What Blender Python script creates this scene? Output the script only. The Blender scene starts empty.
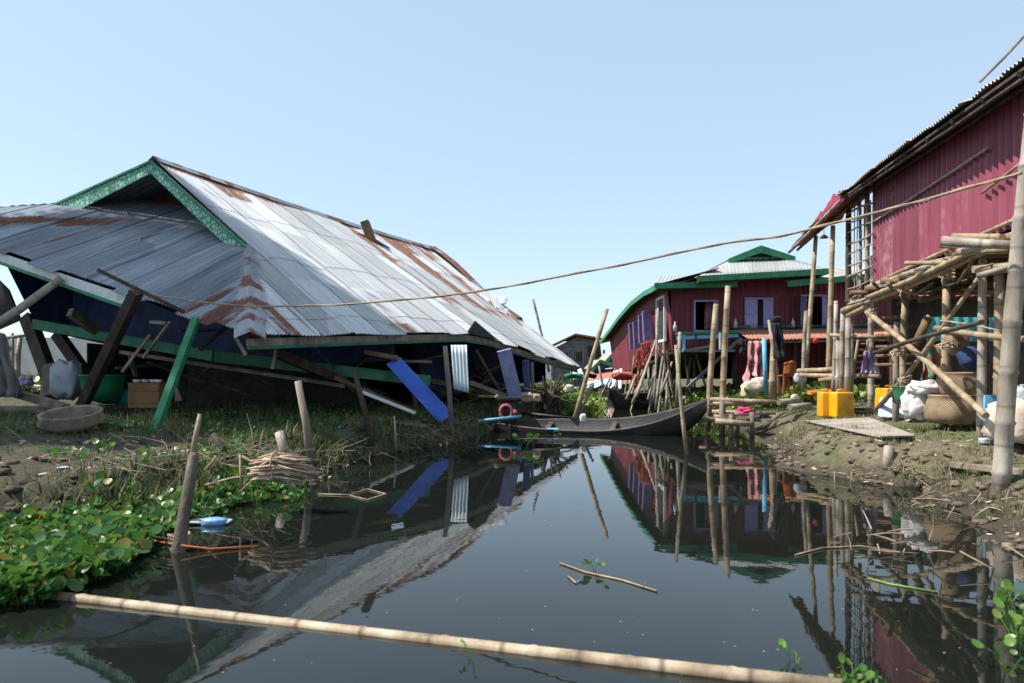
import bpy, bmesh, math, random
import numpy as np
from mathutils import Vector, noise
random.seed(7); RNG = np.random.default_rng(7)
SC = bpy.context.scene; COL = SC.collection
V = Vector
PI = math.pi
# ---------------------------------------------------------------- camera geometry (eye 1.2 m above the water, looking along +Y)
F, CX, HY, EYE = 740.0, 512.0, 372.0, 1.2
def U(px, py, Y): return V(((px-CX)/F*Y, Y, EYE-(py-HY)/F*Y))
def W(px, py, z=0.0):
    Y = F*(EYE-z)/(py-HY); return V(((px-CX)/F*Y, Y, z))

def lerp(a, b, t): return a+(b-a)*t
def sstep(a, b, x):
    t = min(1, max(0, (x-a)/(b-a))); return t*t*(3-2*t)
def interp(tab, x):
    if x <= tab[0][0]: return tab[0][1]
    for (x0, y0), (x1, y1) in zip(tab, tab[1:]):
        if x <= x1: return lerp(y0, y1, (x-x0)/(x1-x0))
    return tab[-1][1]
# ---------------------------------------------------------------- ground height field
LSH = [(-30, -12), (1, -4.8), (3.9, -4.0), (5.1, -3.3), (6, -2.8), (7.4, -2.2), (9.9, -2.1), (12.2, -1.2), (14.1, -.6), (16.75, .2), (22, 1.5), (27, 2.5), (35, 3.0), (50, 3.6), (70, 6.2), (4000, 6.2)]
RSH = [(-30, 6), (1, 2.6), (3.6, 2.9), (5.1, 3.4), (6.1, 3.8), (7.3, 4.15), (8.2, 3.75), (8.9, 3.45), (10.1, 3.6), (12, 4.2), (14.1, 4.75), (17, 4.9), (22, 4.9), (27.75, 4.9), (38, 5.4), (50, 6.0), (70, 6.2), (4000, 6.2)]
def gz(x, y):
    n = noise.noise(V((x*.9, y*.9, 3)))
    n2 = noise.noise(V((x*3.1, y*3.1, 9)))
    n3 = noise.noise(V((x*9, y*9, 1)))
    far = 1 if y < 40 else max(.0, 1-(y-40)/40)
    dl = interp(LSH, y)-x + (.22*n+.1*n2)*far
    dr = x-interp(RSH, y) + (.22*n+.12*n2)*far
    d = max(dl, dr)
    if d <= 0: return max(-.9, d*.55) + .03*n2
    if dl > dr: h = .34*sstep(-.05, .75, d)+.10*sstep(.6, 4, d)
    else: h = .36*sstep(-.05, .8, d)+.18*sstep(.6, 3, d)
    r = min(1, d*2)
    return h + far*r*(.05*n+.045*n2+.03*n3)
def G(px, py, lift=0.0):
    dx, dz = (px-CX)/F, -(py-HY)/F
    Y = 2.0
    while Y < 90:
        if EYE+dz*Y <= max(gz(dx*Y, Y), 0): break
        Y += .02
    return V((dx*Y, Y, max(gz(dx*Y, Y), 0)+lift))
def on(x, y, lift=0): return V((x, y, gz(x, y)+lift))
# ---------------------------------------------------------------- mesh builder
class MB:
    def __init__(s): s.v = []; s.f = []; s.uv = []; s.sm = []
    def quadgrid(s, P, uvs=None, smooth=True, closed=False):
        base = len(s.v); R, C = len(P), len(P[0])
        for r in P: s.v += [tuple(p) for p in r]
        for i in range(R-1):
            for j in range(C-1 if not closed else C):
                k = (j+1) % C
                s.f.append((base+i*C+j, base+i*C+k, base+(i+1)*C+k, base+(i+1)*C+j))
                if uvs: s.uv.append([uvs(i, j), uvs(i, j+1), uvs(i+1, j+1), uvs(i+1, j)])
                else: s.uv.append([(0, 0)]*4)
                s.sm.append(smooth)
        return base
    def face(s, pts, smooth=False):
        b = len(s.v); s.v += [tuple(p) for p in pts]
        s.f.append(tuple(range(b, b+len(pts)))); s.uv.append([(0, 0)]*len(pts)); s.sm.append(smooth)
    def prism(s, A, B):                      # two matching polygons joined to a closed solid
        n = len(A); b = len(s.v); s.v += [tuple(p) for p in A]+[tuple(p) for p in B]
        for fc in [tuple(range(n-1, -1, -1)), tuple(range(b*0+n, 2*n))]:
            s.f.append(tuple(b+i for i in fc)); s.uv.append([(0, 0)]*n); s.sm.append(False)
        for i in range(n):
            j = (i+1) % n
            s.f.append((b+i, b+j, b+n+j, b+n+i)); s.uv.append([(0, 0)]*4); s.sm.append(False)
    def beam(s, p, q, w, h, up=V((0, 0, 1)), taper=1.0):
        p, q = V(p), V(q); d = (q-p).normalized()
        side = d.cross(up)
        if side.length < 1e-4: side = d.cross(V((0, 1, 0)))
        side.normalize(); u = side.cross(d).normalized()
        A = [p+side*(a*w/2)+u*(b*h/2) for a, b in ((-1, -1), (1, -1), (1, 1), (-1, 1))]
        B = [q+side*(a*w/2*taper)+u*(b*h/2*taper) for a, b in ((-1, -1), (1, -1), (1, 1), (-1, 1))]
        s.prism(A, B)
    def box(s, c, sx, sy, sz): s.beam((c[0]-sx/2, c[1], c[2]), (c[0]+sx/2, c[1], c[2]), sy, sz)
    def slab(s, a, b, c, d, t):              # thick quad, t = offset vector
        s.prism([a, b, c, d], [V(a)+t, V(b)+t, V(c)+t, V(d)+t])
    def tube(s, pts, r, n=8, caps=True):
        pts = [V(p) for p in pts]; N = len(pts)
        rr = r if isinstance(r, (list, tuple)) else [r]*N
        rows = []; L = 0; ls = []
        ref = V((0, 0, 1)) if abs((pts[-1]-pts[0]).normalized().z) < .9 else V((1, 0, 0))
        for i, p in enumerate(pts):
            d = (pts[min(i+1, N-1)]-pts[max(i-1, 0)]).normalized()
            a = d.cross(ref).normalized(); b = d.cross(a)
            rows.append([p+(a*math.cos(2*PI*k/n)+b*math.sin(2*PI*k/n))*rr[i] for k in range(n)])
            if i: L += (p-pts[i-1]).length
            ls.append(L)
        base = s.quadgrid(rows, lambda i, j: (j/n, ls[i]), True, True)
        if caps:
            for off in (0, (N-1)*n):
                idx = tuple(base+off+k for k in range(n))
                if off == 0: idx = idx[::-1]
                s.f.append(idx); s.uv.append([(.5, 0 if off == 0 else L)]*n); s.sm.append(False)
    def bamboo(s, p, q, r, node=.34, bend=.02, n=9, taper=.85):
        p, q = V(p), V(q); L = (q-p).length; d = (q-p).normalized()
        side = d.cross(V((random.uniform(-1, 1), random.uniform(-1, 1), random.uniform(-.3, .3)))).normalized()
        k = max(1, int(L/node)); pts = []; rr = []
        for i in range(k+1):
            for off, m in ((-.022, 1), (0, 1.13), (.022, 1)):
                t = i/k+off/L*(1 if 0 < i < k else 0)
                if i in (0, k) and off != 0: continue
                b = math.sin(PI*t)*bend*L
                pts.append(p+d*(t*L)+side*(b+random.uniform(-.003, .003))); rr.append(r*lerp(1, taper, t)*(m if 0 < i < k else 1))
        s.tube(pts, rr, n)
    def lathe(s, c, prof, n=24, squash=1, jit=0):
        rows = [[V(c)+V((r*math.cos(2*PI*k/n), r*math.sin(2*PI*k/n)*squash, z+jit*math.sin(3*2*PI*k/n))) for k in range(n)] for r, z in prof]
        s.quadgrid(rows, lambda i, j: (j/n*3, prof[i][1]), True, True)
    def blob(s, c, sx, sy, sz, seed=0, amp=.12, fr=2.2, e=.6, nu=22, nv=13):
        sg = lambda a, p: math.copysign(abs(a)**p, a)
        rows = []
        for i in range(nv):
            th = -PI/2+PI*(i+.001)/(nv-1+.002); r = []
            for j in range(nu):
                ph = 2*PI*j/nu
                d = V((sg(math.cos(th), e)*sg(math.cos(ph), e), sg(math.cos(th), e)*sg(math.sin(ph), e), sg(math.sin(th), e)))
                k = 1+amp*noise.noise(d*fr+V((seed*7.1, seed*3.3, 0)))+amp*.5*noise.noise(d*fr*2.7+V((seed*1.1, 0, seed)))
                r.append(V(c)+V((d.x*sx, d.y*sy, d.z*sz))*k)
            rows.append(r)
        s.quadgrid(rows, lambda i, j: (j/nu, i/nv), True, True)
    def cloth(s, tl, tr, bl, br, amp=.05, folds=4, seed=0, nu=18, nv=14, off=V((0, -1, 0))):
        rows = []
        for i in range(nv):
            v = i/(nv-1); r = []
            for j in range(nu):
                u = j/(nu-1)
                p = lerp(lerp(V(tl), V(tr), u), lerp(V(bl), V(br), u), v)
                w = amp*(.3+v)*(math.sin(folds*2*PI*u+seed+2*noise.noise(V((u*2, v*2, seed))))*.6+noise.noise(V((u*5, v*4, seed*3.7))))
                r.append(p+V(off)*w+V((0, 0, -1))*(.05*amp/.05*noise.noise(V((u*4, seed, v)))*v))
            rows.append(r)
        s.quadgrid(rows, lambda i, j: (j/nu, i/nv), True)
    def corr(s, topf, botf, u0, u1, nrm, pitch=.076, amp=.011, nv=7, sheet=.76, jit=.05, dent=.02, seed=0, per=6, lift=.006, lap=0):
        cols = int((u1-u0)/pitch*per)+1; rows = [[] for _ in range(nv)]; uvs = {}
        rnd = random.Random(seed); J = [rnd.uniform(-jit, jit) for _ in range(400)]; K = [rnd.uniform(0, 1) for _ in range(400)]
        nrm = V(nrm).normalized()
        if lap:
            Lm = max((botf(u0+(u1-u0)*k/10)-topf(u0+(u1-u0)*k/10)).length for k in range(11)); TT = [(0, 0)]; v_ = lap
            SP = []
            while v_ < Lm-.3: TT += [((v_-lap*.75)/Lm, None), ((v_-lap*.5)/Lm, None), ((v_-lap*.25)/Lm, None), ((v_+.05)/Lm, .009), ((v_+.0501)/Lm, 0.0)]; SP.append((v_+.05)/Lm); v_ += lap
            TT += [((v_-lap+Lm)/2/Lm, None), (1, .0)]
            TT.sort(key=lambda q: q[0]); nv = len(TT); rows = [[] for _ in range(nv)]
        else: TT = [(i/(nv-1), None) for i in range(nv)]
        for c in range(cols+1):
            u = u0+(u1-u0)*c/cols; sid = int((u-u0)/sheet)
            T, B = topf(u), botf(u); L = (B-T).length; dr = (B-T).normalized() if L > 1e-5 else V((0, 0, -1))
            for i, (t, bump_) in enumerate(TT):
                
                if lap: p = T+dr*(L+J[sid]*min(1, t*1.0) if t == 1 else max(0, min(L, L-(1-t)*Lm+(J[(sid*7+3) % 400]*1.6 if bump_ is not None and t > 0 else 0))))
                else: p = T+dr*(t*(L+J[sid]))
                o = (bump_ or 0)+amp*math.sin(2*PI*u/pitch)+lift*K[sid]*2+dent*noise.noise(V((u*.9+seed, t*L*.9, seed)))
                if i == nv-1: o += .012*noise.noise(V((u*3, seed, 5)))
                rows[i].append(p+nrm*o); uvs[(i, c)] = (u, (p-T).length)
        if not lap: s.quadgrid(rows, lambda i, j: uvs[(i, j)], True)
        else:
            a_ = 0
            for i, (t, _b) in enumerate(TT):
                if any(abs(t-q) < 1e-9 for q in SP) or i == nv-1:
                    s.quadgrid(rows[a_:i+1], lambda i2, j, a_=a_: uvs[(a_+i2, j)], True); a_ = i+1

def wloc(o):
    l = V((0, 0, 0))
    while o is not None: l = l+V(o.location); o = o.parent
    return l
def build(mb, name, mat, parent=None, bevel=0, solid=0, recenter=True, loc=None):
    me = bpy.data.meshes.new(name)
    vs = [V(p) for p in mb.v]
    if parent is not None: org = wloc(parent)
    elif loc is not None: org = V(loc)
    elif recenter:
        xs = [p.x for p in vs]; ys = [p.y for p in vs]
        org = V(((min(xs)+max(xs))/2, (min(ys)+max(ys))/2, min(p.z for p in vs)))
    else: org = V((0, 0, 0))
    me.from_pydata([tuple(p-org) for p in vs], [], mb.f)
    ul = me.uv_layers.new(name='UVMap')
    flat = [c for fu in mb.uv for uv in fu for c in uv]
    ul.data.foreach_set('uv', flat)
    me.polygons.foreach_set('use_smooth', mb.sm)
    me.materials.append(mat); me.update()
    o = bpy.data.objects.new(name, me); COL.objects.link(o)
    if parent is not None: o.parent = parent
    else: o.location = org
    if bevel:
        m = o.modifiers.new('Bevel', 'BEVEL'); m.width = bevel; m.segments = 2; m.limit_method = 'ANGLE'; m.angle_limit = math.radians(50)
    if solid:
        m = o.modifiers.new('Solidify', 'SOLIDIFY'); m.thickness = solid
    return o
def tag(o, label, cat, group=None):
    o['label'] = label; o['category'] = cat
    if group: o['group'] = group
    return o
def thing(name, label, cat, loc, group=None):
    o = bpy.data.objects.new(name, None); COL.objects.link(o); o.location = V(loc); o.empty_display_size = .2
    return tag(o, label, cat, group)
def solo(mb, name, mat, label, cat, group=None, **k): return tag(build(mb, name, mat, **k), label, cat, group)
def copy_tree(o, parent=None):
    c = o.copy(); COL.objects.link(c)
    if parent is not None: c.parent = parent
    for ch in list(o.children): copy_tree(ch, c)
    return c
# ---------------------------------------------------------------- materials
def nt(name):
    m = bpy.data.materials.new(name); m.use_nodes = True
    t = m.node_tree; b = t.nodes['Principled BSDF']; return m, t, b
def N(t, typ, **k):
    n = t.nodes.new(typ)
    for a, v in k.items():
        if a.startswith('i_'): n.inputs[int(a[2:])].default_value = v
        else: setattr(n, a, v)
    return n
def c4(c): return (c[0], c[1], c[2], 1)
def ramp(t, cols, lo=.3, hi=.7):
    r = N(t, 'ShaderNodeValToRGB'); e = r.color_ramp.elements
    n = len(cols)
    e[0].position = lo; e[0].color = c4(cols[0]); e[1].position = hi; e[1].color = c4(cols[-1])
    for i in range(1, n-1):
        x = e.new(lerp(lo, hi, i/(n-1))); x.color = c4(cols[i])
    return r
def coords(t, coord='Object', stretch=(1, 1, 1), rnd=True):
    tc = N(t, 'ShaderNodeTexCoord'); mp = N(t, 'ShaderNodeMapping'); mp.inputs['Scale'].default_value = stretch
    if rnd and coord == 'Object':
        oi = N(t, 'ShaderNodeObjectInfo'); mul = N(t, 'ShaderNodeVectorMath', operation='SCALE'); mul.inputs['Scale'].default_value = 37
        cb = N(t, 'ShaderNodeCombineXYZ')
        for k in range(3): t.links.new(oi.outputs['Random'], cb.inputs[k])
        t.links.new(cb.outputs[0], mul.inputs[0]); ad = N(t, 'ShaderNodeVectorMath', operation='ADD')
        t.links.new(tc.outputs['Object'], ad.inputs[0]); t.links.new(mul.outputs[0], ad.inputs[1]); t.links.new(ad.outputs[0], mp.inputs[0])
    else: t.links.new(tc.outputs[coord], mp.inputs[0])
    return mp.outputs[0]
def mk(name, cols, scale=3, stretch=(1, 1, 1), rough=.75, bump=.3, bscale=None, coord='Object', metal=0, spec=.3, lo=.3, hi=.7, rnd=True, dist=.02, trans=0):
    m, t, b = nt(name); L = t.links.new
    vec = coords(t, coord, stretch, rnd)
    n1 = N(t, 'ShaderNodeTexNoise'); n1.inputs['Scale'].default_value = scale; n1.inputs['Detail'].default_value = 8; n1.inputs['Roughness'].default_value = .62
    L(vec, n1.inputs['Vector']); r = ramp(t, cols, lo, hi); L(n1.outputs[0], r.inputs[0])
    L(r.outputs[0], b.inputs['Base Color'])
    if bump:
        n2 = N(t, 'ShaderNodeTexNoise'); n2.inputs['Scale'].default_value = bscale or scale*5; n2.inputs['Detail'].default_value = 5
        L(vec, n2.inputs['Vector']); bp = N(t, 'ShaderNodeBump'); bp.inputs['Strength'].default_value = bump; bp.inputs['Distance'].default_value = dist
        L(n2.outputs[0], bp.inputs['Height']); L(bp.outputs[0], b.inputs['Normal'])
    b.inputs['Roughness'].default_value = rough; b.inputs['Metallic'].default_value = metal; b.inputs['Specular IOR Level'].default_value = spec
    return m
def tin(name, b1, b2, rust=((.16, .06, .03), (.30, .13, .07)), th=.62, metal=.45, rough=.45, streak=(9, .55), pv=(1.3, .2), var=.35, zones=(), lapr=0.0, dirt_shade=0.0):
    m, t, b = nt(name); L = t.links.new
    uv = N(t, 'ShaderNodeTexCoord'); sp = N(t, 'ShaderNodeSeparateXYZ'); L(uv.outputs['UV'], sp.inputs[0])
    def comb(su, sv, w=0):
        a = N(t, 'ShaderNodeMath', operation='MULTIPLY'); a.inputs[1].default_value = su; L(sp.outputs[0], a.inputs[0])
        c = N(t, 'ShaderNodeMath', operation='MULTIPLY'); c.inputs[1].default_value = sv; L(sp.outputs[1], c.inputs[0])
        x = N(t, 'ShaderNodeCombineXYZ'); L(a.outputs[0], x.inputs[0]); L(c.outputs[0], x.inputs[1]); x.inputs[2].default_value = w
        return x.outputs[0]
    fl = N(t, 'ShaderNodeVectorMath', operation='FLOOR'); L(comb(1/.76, 1/2.2), fl.inputs[0])
    wn = N(t, 'ShaderNodeTexWhiteNoise', noise_dimensions='2D'); L(fl.outputs[0], wn.inputs[0])
    st = N(t, 'ShaderNodeTexNoise'); st.inputs['Scale'].default_value = 1; st.inputs['Detail'].default_value = 6; st.inputs['Roughness'].default_value = .65; L(comb(*streak), st.inputs['Vector'])
    r1 = ramp(t, (b1, b2), .35, .68); L(st.outputs[0], r1.inputs[0])
    mul = N(t, 'ShaderNodeMapRange'); mul.inputs['To Min'].default_value = 1-var; mul.inputs['To Max'].default_value = 1+var*.4; L(wn.outputs[0], mul.inputs[0])
    sc = N(t, 'ShaderNodeVectorMath', operation='SCALE'); L(r1.outputs[0], sc.inputs[0]); L(mul.outputs[0], sc.inputs['Scale'])
    rn = N(t, 'ShaderNodeTexNoise'); rn.inputs['Scale'].default_value = 1; rn.inputs['Detail'].default_value = 7; rn.inputs['Roughness'].default_value = .6; L(comb(pv[0], pv[1], 4.2), rn.inputs['Vector'])
    a1 = N(t, 'ShaderNodeMath', operation='MULTIPLY_ADD'); L(st.outputs[0], a1.inputs[0]); a1.inputs[1].default_value = .35; L(rn.outputs[0], a1.inputs[2])
    a2 = N(t, 'ShaderNodeMath', operation='MULTIPLY_ADD'); L(wn.outputs[0], a2.inputs[0]); a2.inputs[1].default_value = .12; L(a1.outputs[0], a2.inputs[2])
    acc = a2.outputs[0]
    for (ua, ub, va, vb, amt, sk_) in zones:      # patches where the zinc has gone, sk_ = sideways drift per metre down the slope
        us = N(t, 'ShaderNodeMath', operation='MULTIPLY_ADD'); L(sp.outputs[1], us.inputs[0]); us.inputs[1].default_value = -sk_; L(sp.outputs[0], us.inputs[2])
        prod = None
        for sock, e0_, e1_ in ((us.outputs[0], ua, ub), (sp.outputs[1], va, vb)):
            f_ = (e1_-e0_)*.25
            for x0_, x1_ in ((e0_-f_, e0_+f_*.3), (e1_+f_, e1_-f_*.3)):
                q_ = N(t, 'ShaderNodeMapRange'); q_.inputs['From Min'].default_value = x0_; q_.inputs['From Max'].default_value = x1_; L(sock, q_.inputs[0])
                if prod is None: prod = q_.outputs[0]
                else:
                    z_ = N(t, 'ShaderNodeMath', operation='MULTIPLY'); L(prod, z_.inputs[0]); L(q_.outputs[0], z_.inputs[1]); prod = z_.outputs[0]
        z_ = N(t, 'ShaderNodeMath', operation='MULTIPLY_ADD'); L(prod, z_.inputs[0]); z_.inputs[1].default_value = amt; L(acc, z_.inputs[2]); acc = z_.outputs[0]
    fr_ = N(t, 'ShaderNodeMath', operation='MODULO'); fr_.inputs[1].default_value = 1.9; L(sp.outputs[1], fr_.inputs[0])
    lp_ = N(t, 'ShaderNodeMapRange'); lp_.inputs['From Min'].default_value = 0; lp_.inputs['From Max'].default_value = .45; lp_.inputs['To Min'].default_value = lapr; lp_.inputs['To Max'].default_value = 0; L(fr_.outputs[0], lp_.inputs[0])
    z_ = N(t, 'ShaderNodeMath', operation='ADD'); L(acc, z_.inputs[0]); L(lp_.outputs[0], z_.inputs[1]); acc = z_.outputs[0]
    a2 = acc.node
    mr = N(t, 'ShaderNodeMapRange'); mr.inputs['From Min'].default_value = th+.2; mr.inputs['From Max'].default_value = th+.27; L(a2.outputs[0], mr.inputs[0])
    fn = N(t, 'ShaderNodeTexNoise'); fn.inputs['Scale'].default_value = 1; fn.inputs['Detail'].default_value = 4; L(comb(14, 9), fn.inputs['Vector'])
    r2 = ramp(t, rust, .3, .7); L(fn.outputs[0], r2.inputs[0])
    mx = N(t, 'ShaderNodeMix', data_type='RGBA'); L(mr.outputs[0], mx.inputs['Factor']); L(sc.outputs[0], mx.inputs['A']); L(r2.outputs[0], mx.inputs['B'])
    # dirt under the side laps, plus valley shading painted into the colour
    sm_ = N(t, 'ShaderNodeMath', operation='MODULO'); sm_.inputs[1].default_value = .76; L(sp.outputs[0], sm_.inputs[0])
    se_ = N(t, 'ShaderNodeMapRange'); se_.inputs['From Min'].default_value = .0; se_.inputs['From Max'].default_value = .05; se_.inputs['To Min'].default_value = .52 if dirt_shade else 1; se_.inputs['To Max'].default_value = 1; L(sm_.outputs[0], se_.inputs[0])
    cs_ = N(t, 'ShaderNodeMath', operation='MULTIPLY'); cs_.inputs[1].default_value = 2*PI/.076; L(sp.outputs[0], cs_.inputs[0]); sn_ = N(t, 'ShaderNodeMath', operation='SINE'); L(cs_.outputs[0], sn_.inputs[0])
    g2_ = N(t, 'ShaderNodeMapRange'); g2_.inputs['From Min'].default_value = -1; g2_.inputs['From Max'].default_value = .2; g2_.inputs['To Min'].default_value = 1-dirt_shade; g2_.inputs['To Max'].default_value = 1; L(sn_.outputs[0], g2_.inputs[0])
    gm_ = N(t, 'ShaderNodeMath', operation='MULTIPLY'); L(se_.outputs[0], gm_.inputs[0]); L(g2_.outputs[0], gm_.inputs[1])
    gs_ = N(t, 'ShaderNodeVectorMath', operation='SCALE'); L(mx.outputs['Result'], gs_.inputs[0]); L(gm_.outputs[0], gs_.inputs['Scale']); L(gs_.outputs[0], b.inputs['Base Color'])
    mm = N(t, 'ShaderNodeMapRange'); mm.inputs['To Min'].default_value = metal; mm.inputs['To Max'].default_value = 0; L(mr.outputs[0], mm.inputs[0]); L(mm.outputs[0], b.inputs['Metallic'])
    mo = N(t, 'ShaderNodeMapRange'); mo.inputs['To Min'].default_value = rough; mo.inputs['To Max'].default_value = .9; L(mr.outputs[0], mo.inputs[0]); L(mo.outputs[0], b.inputs['Roughness'])
    b.inputs['Specular IOR Level'].default_value = .3
    return m
def bamboo_mat(name, cols, dark):
    m, t, b = nt(name); L = t.links.new
    uv = N(t, 'ShaderNodeTexCoord'); sp = N(t, 'ShaderNodeSeparateXYZ'); L(uv.outputs['UV'], sp.inputs[0])
    vec = coords(t, 'Object', (1, 1, .35))
    n1 = N(t, 'ShaderNodeTexNoise'); n1.inputs['Scale'].default_value = 5; n1.inputs['Detail'].default_value = 8; n1.inputs['Roughness'].default_value = .65; L(vec, n1.inputs['Vector'])
    r = ramp(t, cols, .32, .68); L(n1.outputs[0], r.inputs[0])
    dv = N(t, 'ShaderNodeMath', operation='PINGPONG'); dv.inputs[1].default_value = .17; L(sp.outputs[1], dv.inputs[0])
    mr = N(t, 'ShaderNodeMapRange'); mr.inputs['From Min'].default_value = .0; mr.inputs['From Max'].default_value = .022; mr.inputs['To Min'].default_value = .85; mr.inputs['To Max'].default_value = 0; L(dv.outputs[0], mr.inputs[0])
    mx = N(t, 'ShaderNodeMix', data_type='RGBA'); L(mr.outputs[0], mx.inputs['Factor']); L(r.outputs[0], mx.inputs['A']); mx.inputs['B'].default_value = c4(dark)
    L(mx.outputs['Result'], b.inputs['Base Color']); b.inputs['Roughness'].default_value = .6; b.inputs['Specular IOR Level'].default_value = .35
    n2 = N(t, 'ShaderNodeTexNoise'); n2.inputs['Scale'].default_value = 40; L(vec, n2.inputs['Vector'])
    bp = N(t, 'ShaderNodeBump'); bp.inputs['Strength'].default_value = .25; bp.inputs['Distance'].default_value = .01; L(n2.outputs[0], bp.inputs['Height']); L(bp.outputs[0], b.inputs['Normal'])
    return m
def leaf_mat(name, gloss=.4, trans=.25):
    m, t, b = nt(name); L = t.links.new
    at = N(t, 'ShaderNodeAttribute', attribute_name='Tint'); L(at.outputs['Color'], b.inputs['Base Color'])
    b.inputs['Roughness'].default_value = gloss; b.inputs['Specular IOR Level'].default_value = .4
    tr = N(t, 'ShaderNodeBsdfTranslucent'); L(at.outputs['Color'], tr.inputs[0]); mx = N(t, 'ShaderNodeMixShader'); mx.inputs[0].default_value = trans
    out = t.nodes['Material Output']; L(b.outputs[0], mx.inputs[1]); L(tr.outputs[0], mx.inputs[2]); L(mx.outputs[0], out.inputs[0])
    return m
M = {}
M['roof_pale'] = tin('tin_pale', (.40, .42, .44), (.62, .64, .65), rust=((.15, .075, .05), (.30, .16, .115)), th=.66, metal=.12, rough=.55, lapr=.08, dirt_shade=.32, pv=(.9, .16), zones=((3.4, 4.3, .15, .8, .2, 0), (4.7, 5.5, .15, .8, .2, 0), (7.5, 8.3, .7, 4.4, .17, 0), (8.6, 12.4, .1, .9, .13, 0), (9.3, 9.9, .8, 3.6, .15, 0), (10.9, 11.4, 1.0, 4.4, .13, 0), (2.3, 6, -.1, .25, .2, 0), (.55, 1.0, .3, 1.5, .18, 0)))
M['roof_shade_blue'] = tin('tin_shade_bluegrey', (.16, .19, .23), (.36, .39, .43), rust=((.10, .045, .035), (.20, .09, .06)), th=.63, metal=.3, rough=.5, dirt_shade=.38, pv=(1.5, .2), zones=((7.0, 9.2, 1.3, 1.75, .18, 0), (6.0, 7.6, 1.5, 2.0, .16, 0), (.3, 2.2, .5, 2.2, .12, 0)))  # hip slope's shade put into the tin colour; rear slope shares it
M['cap_tin'] = tin('tin_cap', (.22, .23, .25), (.38, .40, .42), rust=((.11, .05, .038), (.20, .09, .065)), th=.55, metal=.3, rough=.55, pv=(1.1, 1.6))
M['roof_light'] = tin('tin_light', (.30, .31, .31), (.40, .41, .40), th=.95, metal=.15, rough=.6, var=.12)
M['roof_rust'] = tin('tin_rusted', (.30, .28, .28), (.45, .43, .42), rust=((.15, .06, .045), (.28, .12, .085)), th=.42, metal=.3, rough=.6, pv=(1.2, 1.2))
M['roof_dark'] = tin('tin_dark', (.10, .09, .085), (.22, .19, .17), th=.40, metal=.2, rough=.6)
M['roof_grey'] = tin('tin_grey', (.34, .33, .31), (.52, .50, .47), rust=((.22, .14, .10), (.34, .22, .15)), th=.56, metal=.2, rough=.6)
M['roof_pink'] = tin('tin_pinkrust', (.42, .22, .18), (.50, .32, .27), rust=((.30, .12, .08), (.42, .2, .14)), th=.40, metal=.0, rough=.7)
M['wall_red'] = tin('red_painted_tin', (.20, .042, .068), (.29, .075, .11), rust=((.14, .035, .05), (.38, .17, .20)), th=.55, metal=0, rough=.5, streak=(7, .6), var=.22)
M['wall_maroon'] = tin('maroon_painted_tin', (.115, .019, .026), (.165, .031, .041), rust=((.10, .02, .03), (.24, .08, .08)), th=.60, metal=0, rough=.55, streak=(7, .6), var=.25)
M['wall_side'] = tin('lighter_maroon_tin', (.15, .026, .036), (.21, .045, .06), rust=((.09, .02, .03), (.26, .10, .11)), th=.58, metal=0, rough=.55, streak=(7, .6), var=.3)  # slightly lighter maroon than the front wall
M['tin_white'] = tin('tin_whiteblue', (.42, .50, .52), (.56, .62, .63), th=.75, metal=.2, rough=.5)
M['tin_teal'] = tin('tin_teal', (.05, .30, .32), (.10, .42, .42), th=.75, metal=0, rough=.5)
M['bamboo'] = bamboo_mat('bamboo_tan', ((.17, .12, .07), (.29, .22, .135), (.42, .34, .23)), (.16, .11, .07))
M['bamboo_grey'] = bamboo_mat('bamboo_weathered', ((.16, .135, .105), (.28, .245, .20), (.42, .38, .32)), (.15, .125, .10))
M['bamboo_wet'] = bamboo_mat('bamboo_wet', ((.16, .115, .07), (.34, .26, .17), (.50, .42, .32)), (.10, .06, .04))
M['wood'] = mk('weathered_wood', ((.10, .08, .062), (.19, .155, .12), (.30, .26, .21)), 4, (1, 1, .3), .85, .5, 30)
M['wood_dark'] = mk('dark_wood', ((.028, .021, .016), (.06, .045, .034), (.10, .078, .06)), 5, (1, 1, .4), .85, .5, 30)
M['wood_brown'] = mk('brown_wood', ((.085, .05, .028), (.15, .09, .05), (.22, .14, .085)), 5, (1, 1, .4), .8, .4, 30)
M['wood_wet'] = mk('wet_wood', ((.06, .048, .037), (.12, .098, .075), (.2, .17, .13)), 5, (1, 1, .3), .8, .6, 30)
M['green'] = mk('green_paint', ((.012, .125, .055), (.02, .19, .085), (.05, .25, .125)), 5, rough=.5, bump=.15, bscale=40, spec=.4)
M['green_worn'] = mk('green_beam', ((.025, .10, .06), (.035, .17, .095), (.07, .22, .14)), 5, rough=.6, bump=.2, bscale=40)
M['green_dark'] = mk('green_paint_worn', ((.02, .07, .05), (.03, .13, .08), (.06, .16, .11)), 5, rough=.6, bump=.2, bscale=40)
M['white'] = mk('white_paint', ((.55, .57, .57), (.75, .77, .76)), 6, rough=.55, bump=.15)
M['blue_wall'] = mk('navy_paint', ((.012, .022, .07), (.022, .04, .115), (.035, .06, .15)), 3, (1, 1, .3), .7, .3, 20)
M['blue'] = mk('blue_board', ((.03, .07, .28), (.02, .085, .42), (.03, .11, .48), (.10, .18, .48)), 3, rough=.45, bump=.12, bscale=30, spec=.4)
M['lavender'] = mk('lavender_paint', ((.23, .22, .44), (.30, .29, .52), (.40, .39, .60)), 5, rough=.55, bump=.15, bscale=30)
M['skyblue'] = mk('sky_blue_paint', ((.14, .30, .42), (.11, .38, .58), (.17, .47, .66)), 6, rough=.4, bump=.1)
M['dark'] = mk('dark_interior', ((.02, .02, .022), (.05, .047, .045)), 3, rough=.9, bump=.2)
M['boat'] = mk('tarred_hull', ((.008, .008, .008), (.018, .017, .017), (.038, .035, .033)), 6, (.4, 1, 1), .5, .4, 30, spec=.5)
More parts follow.
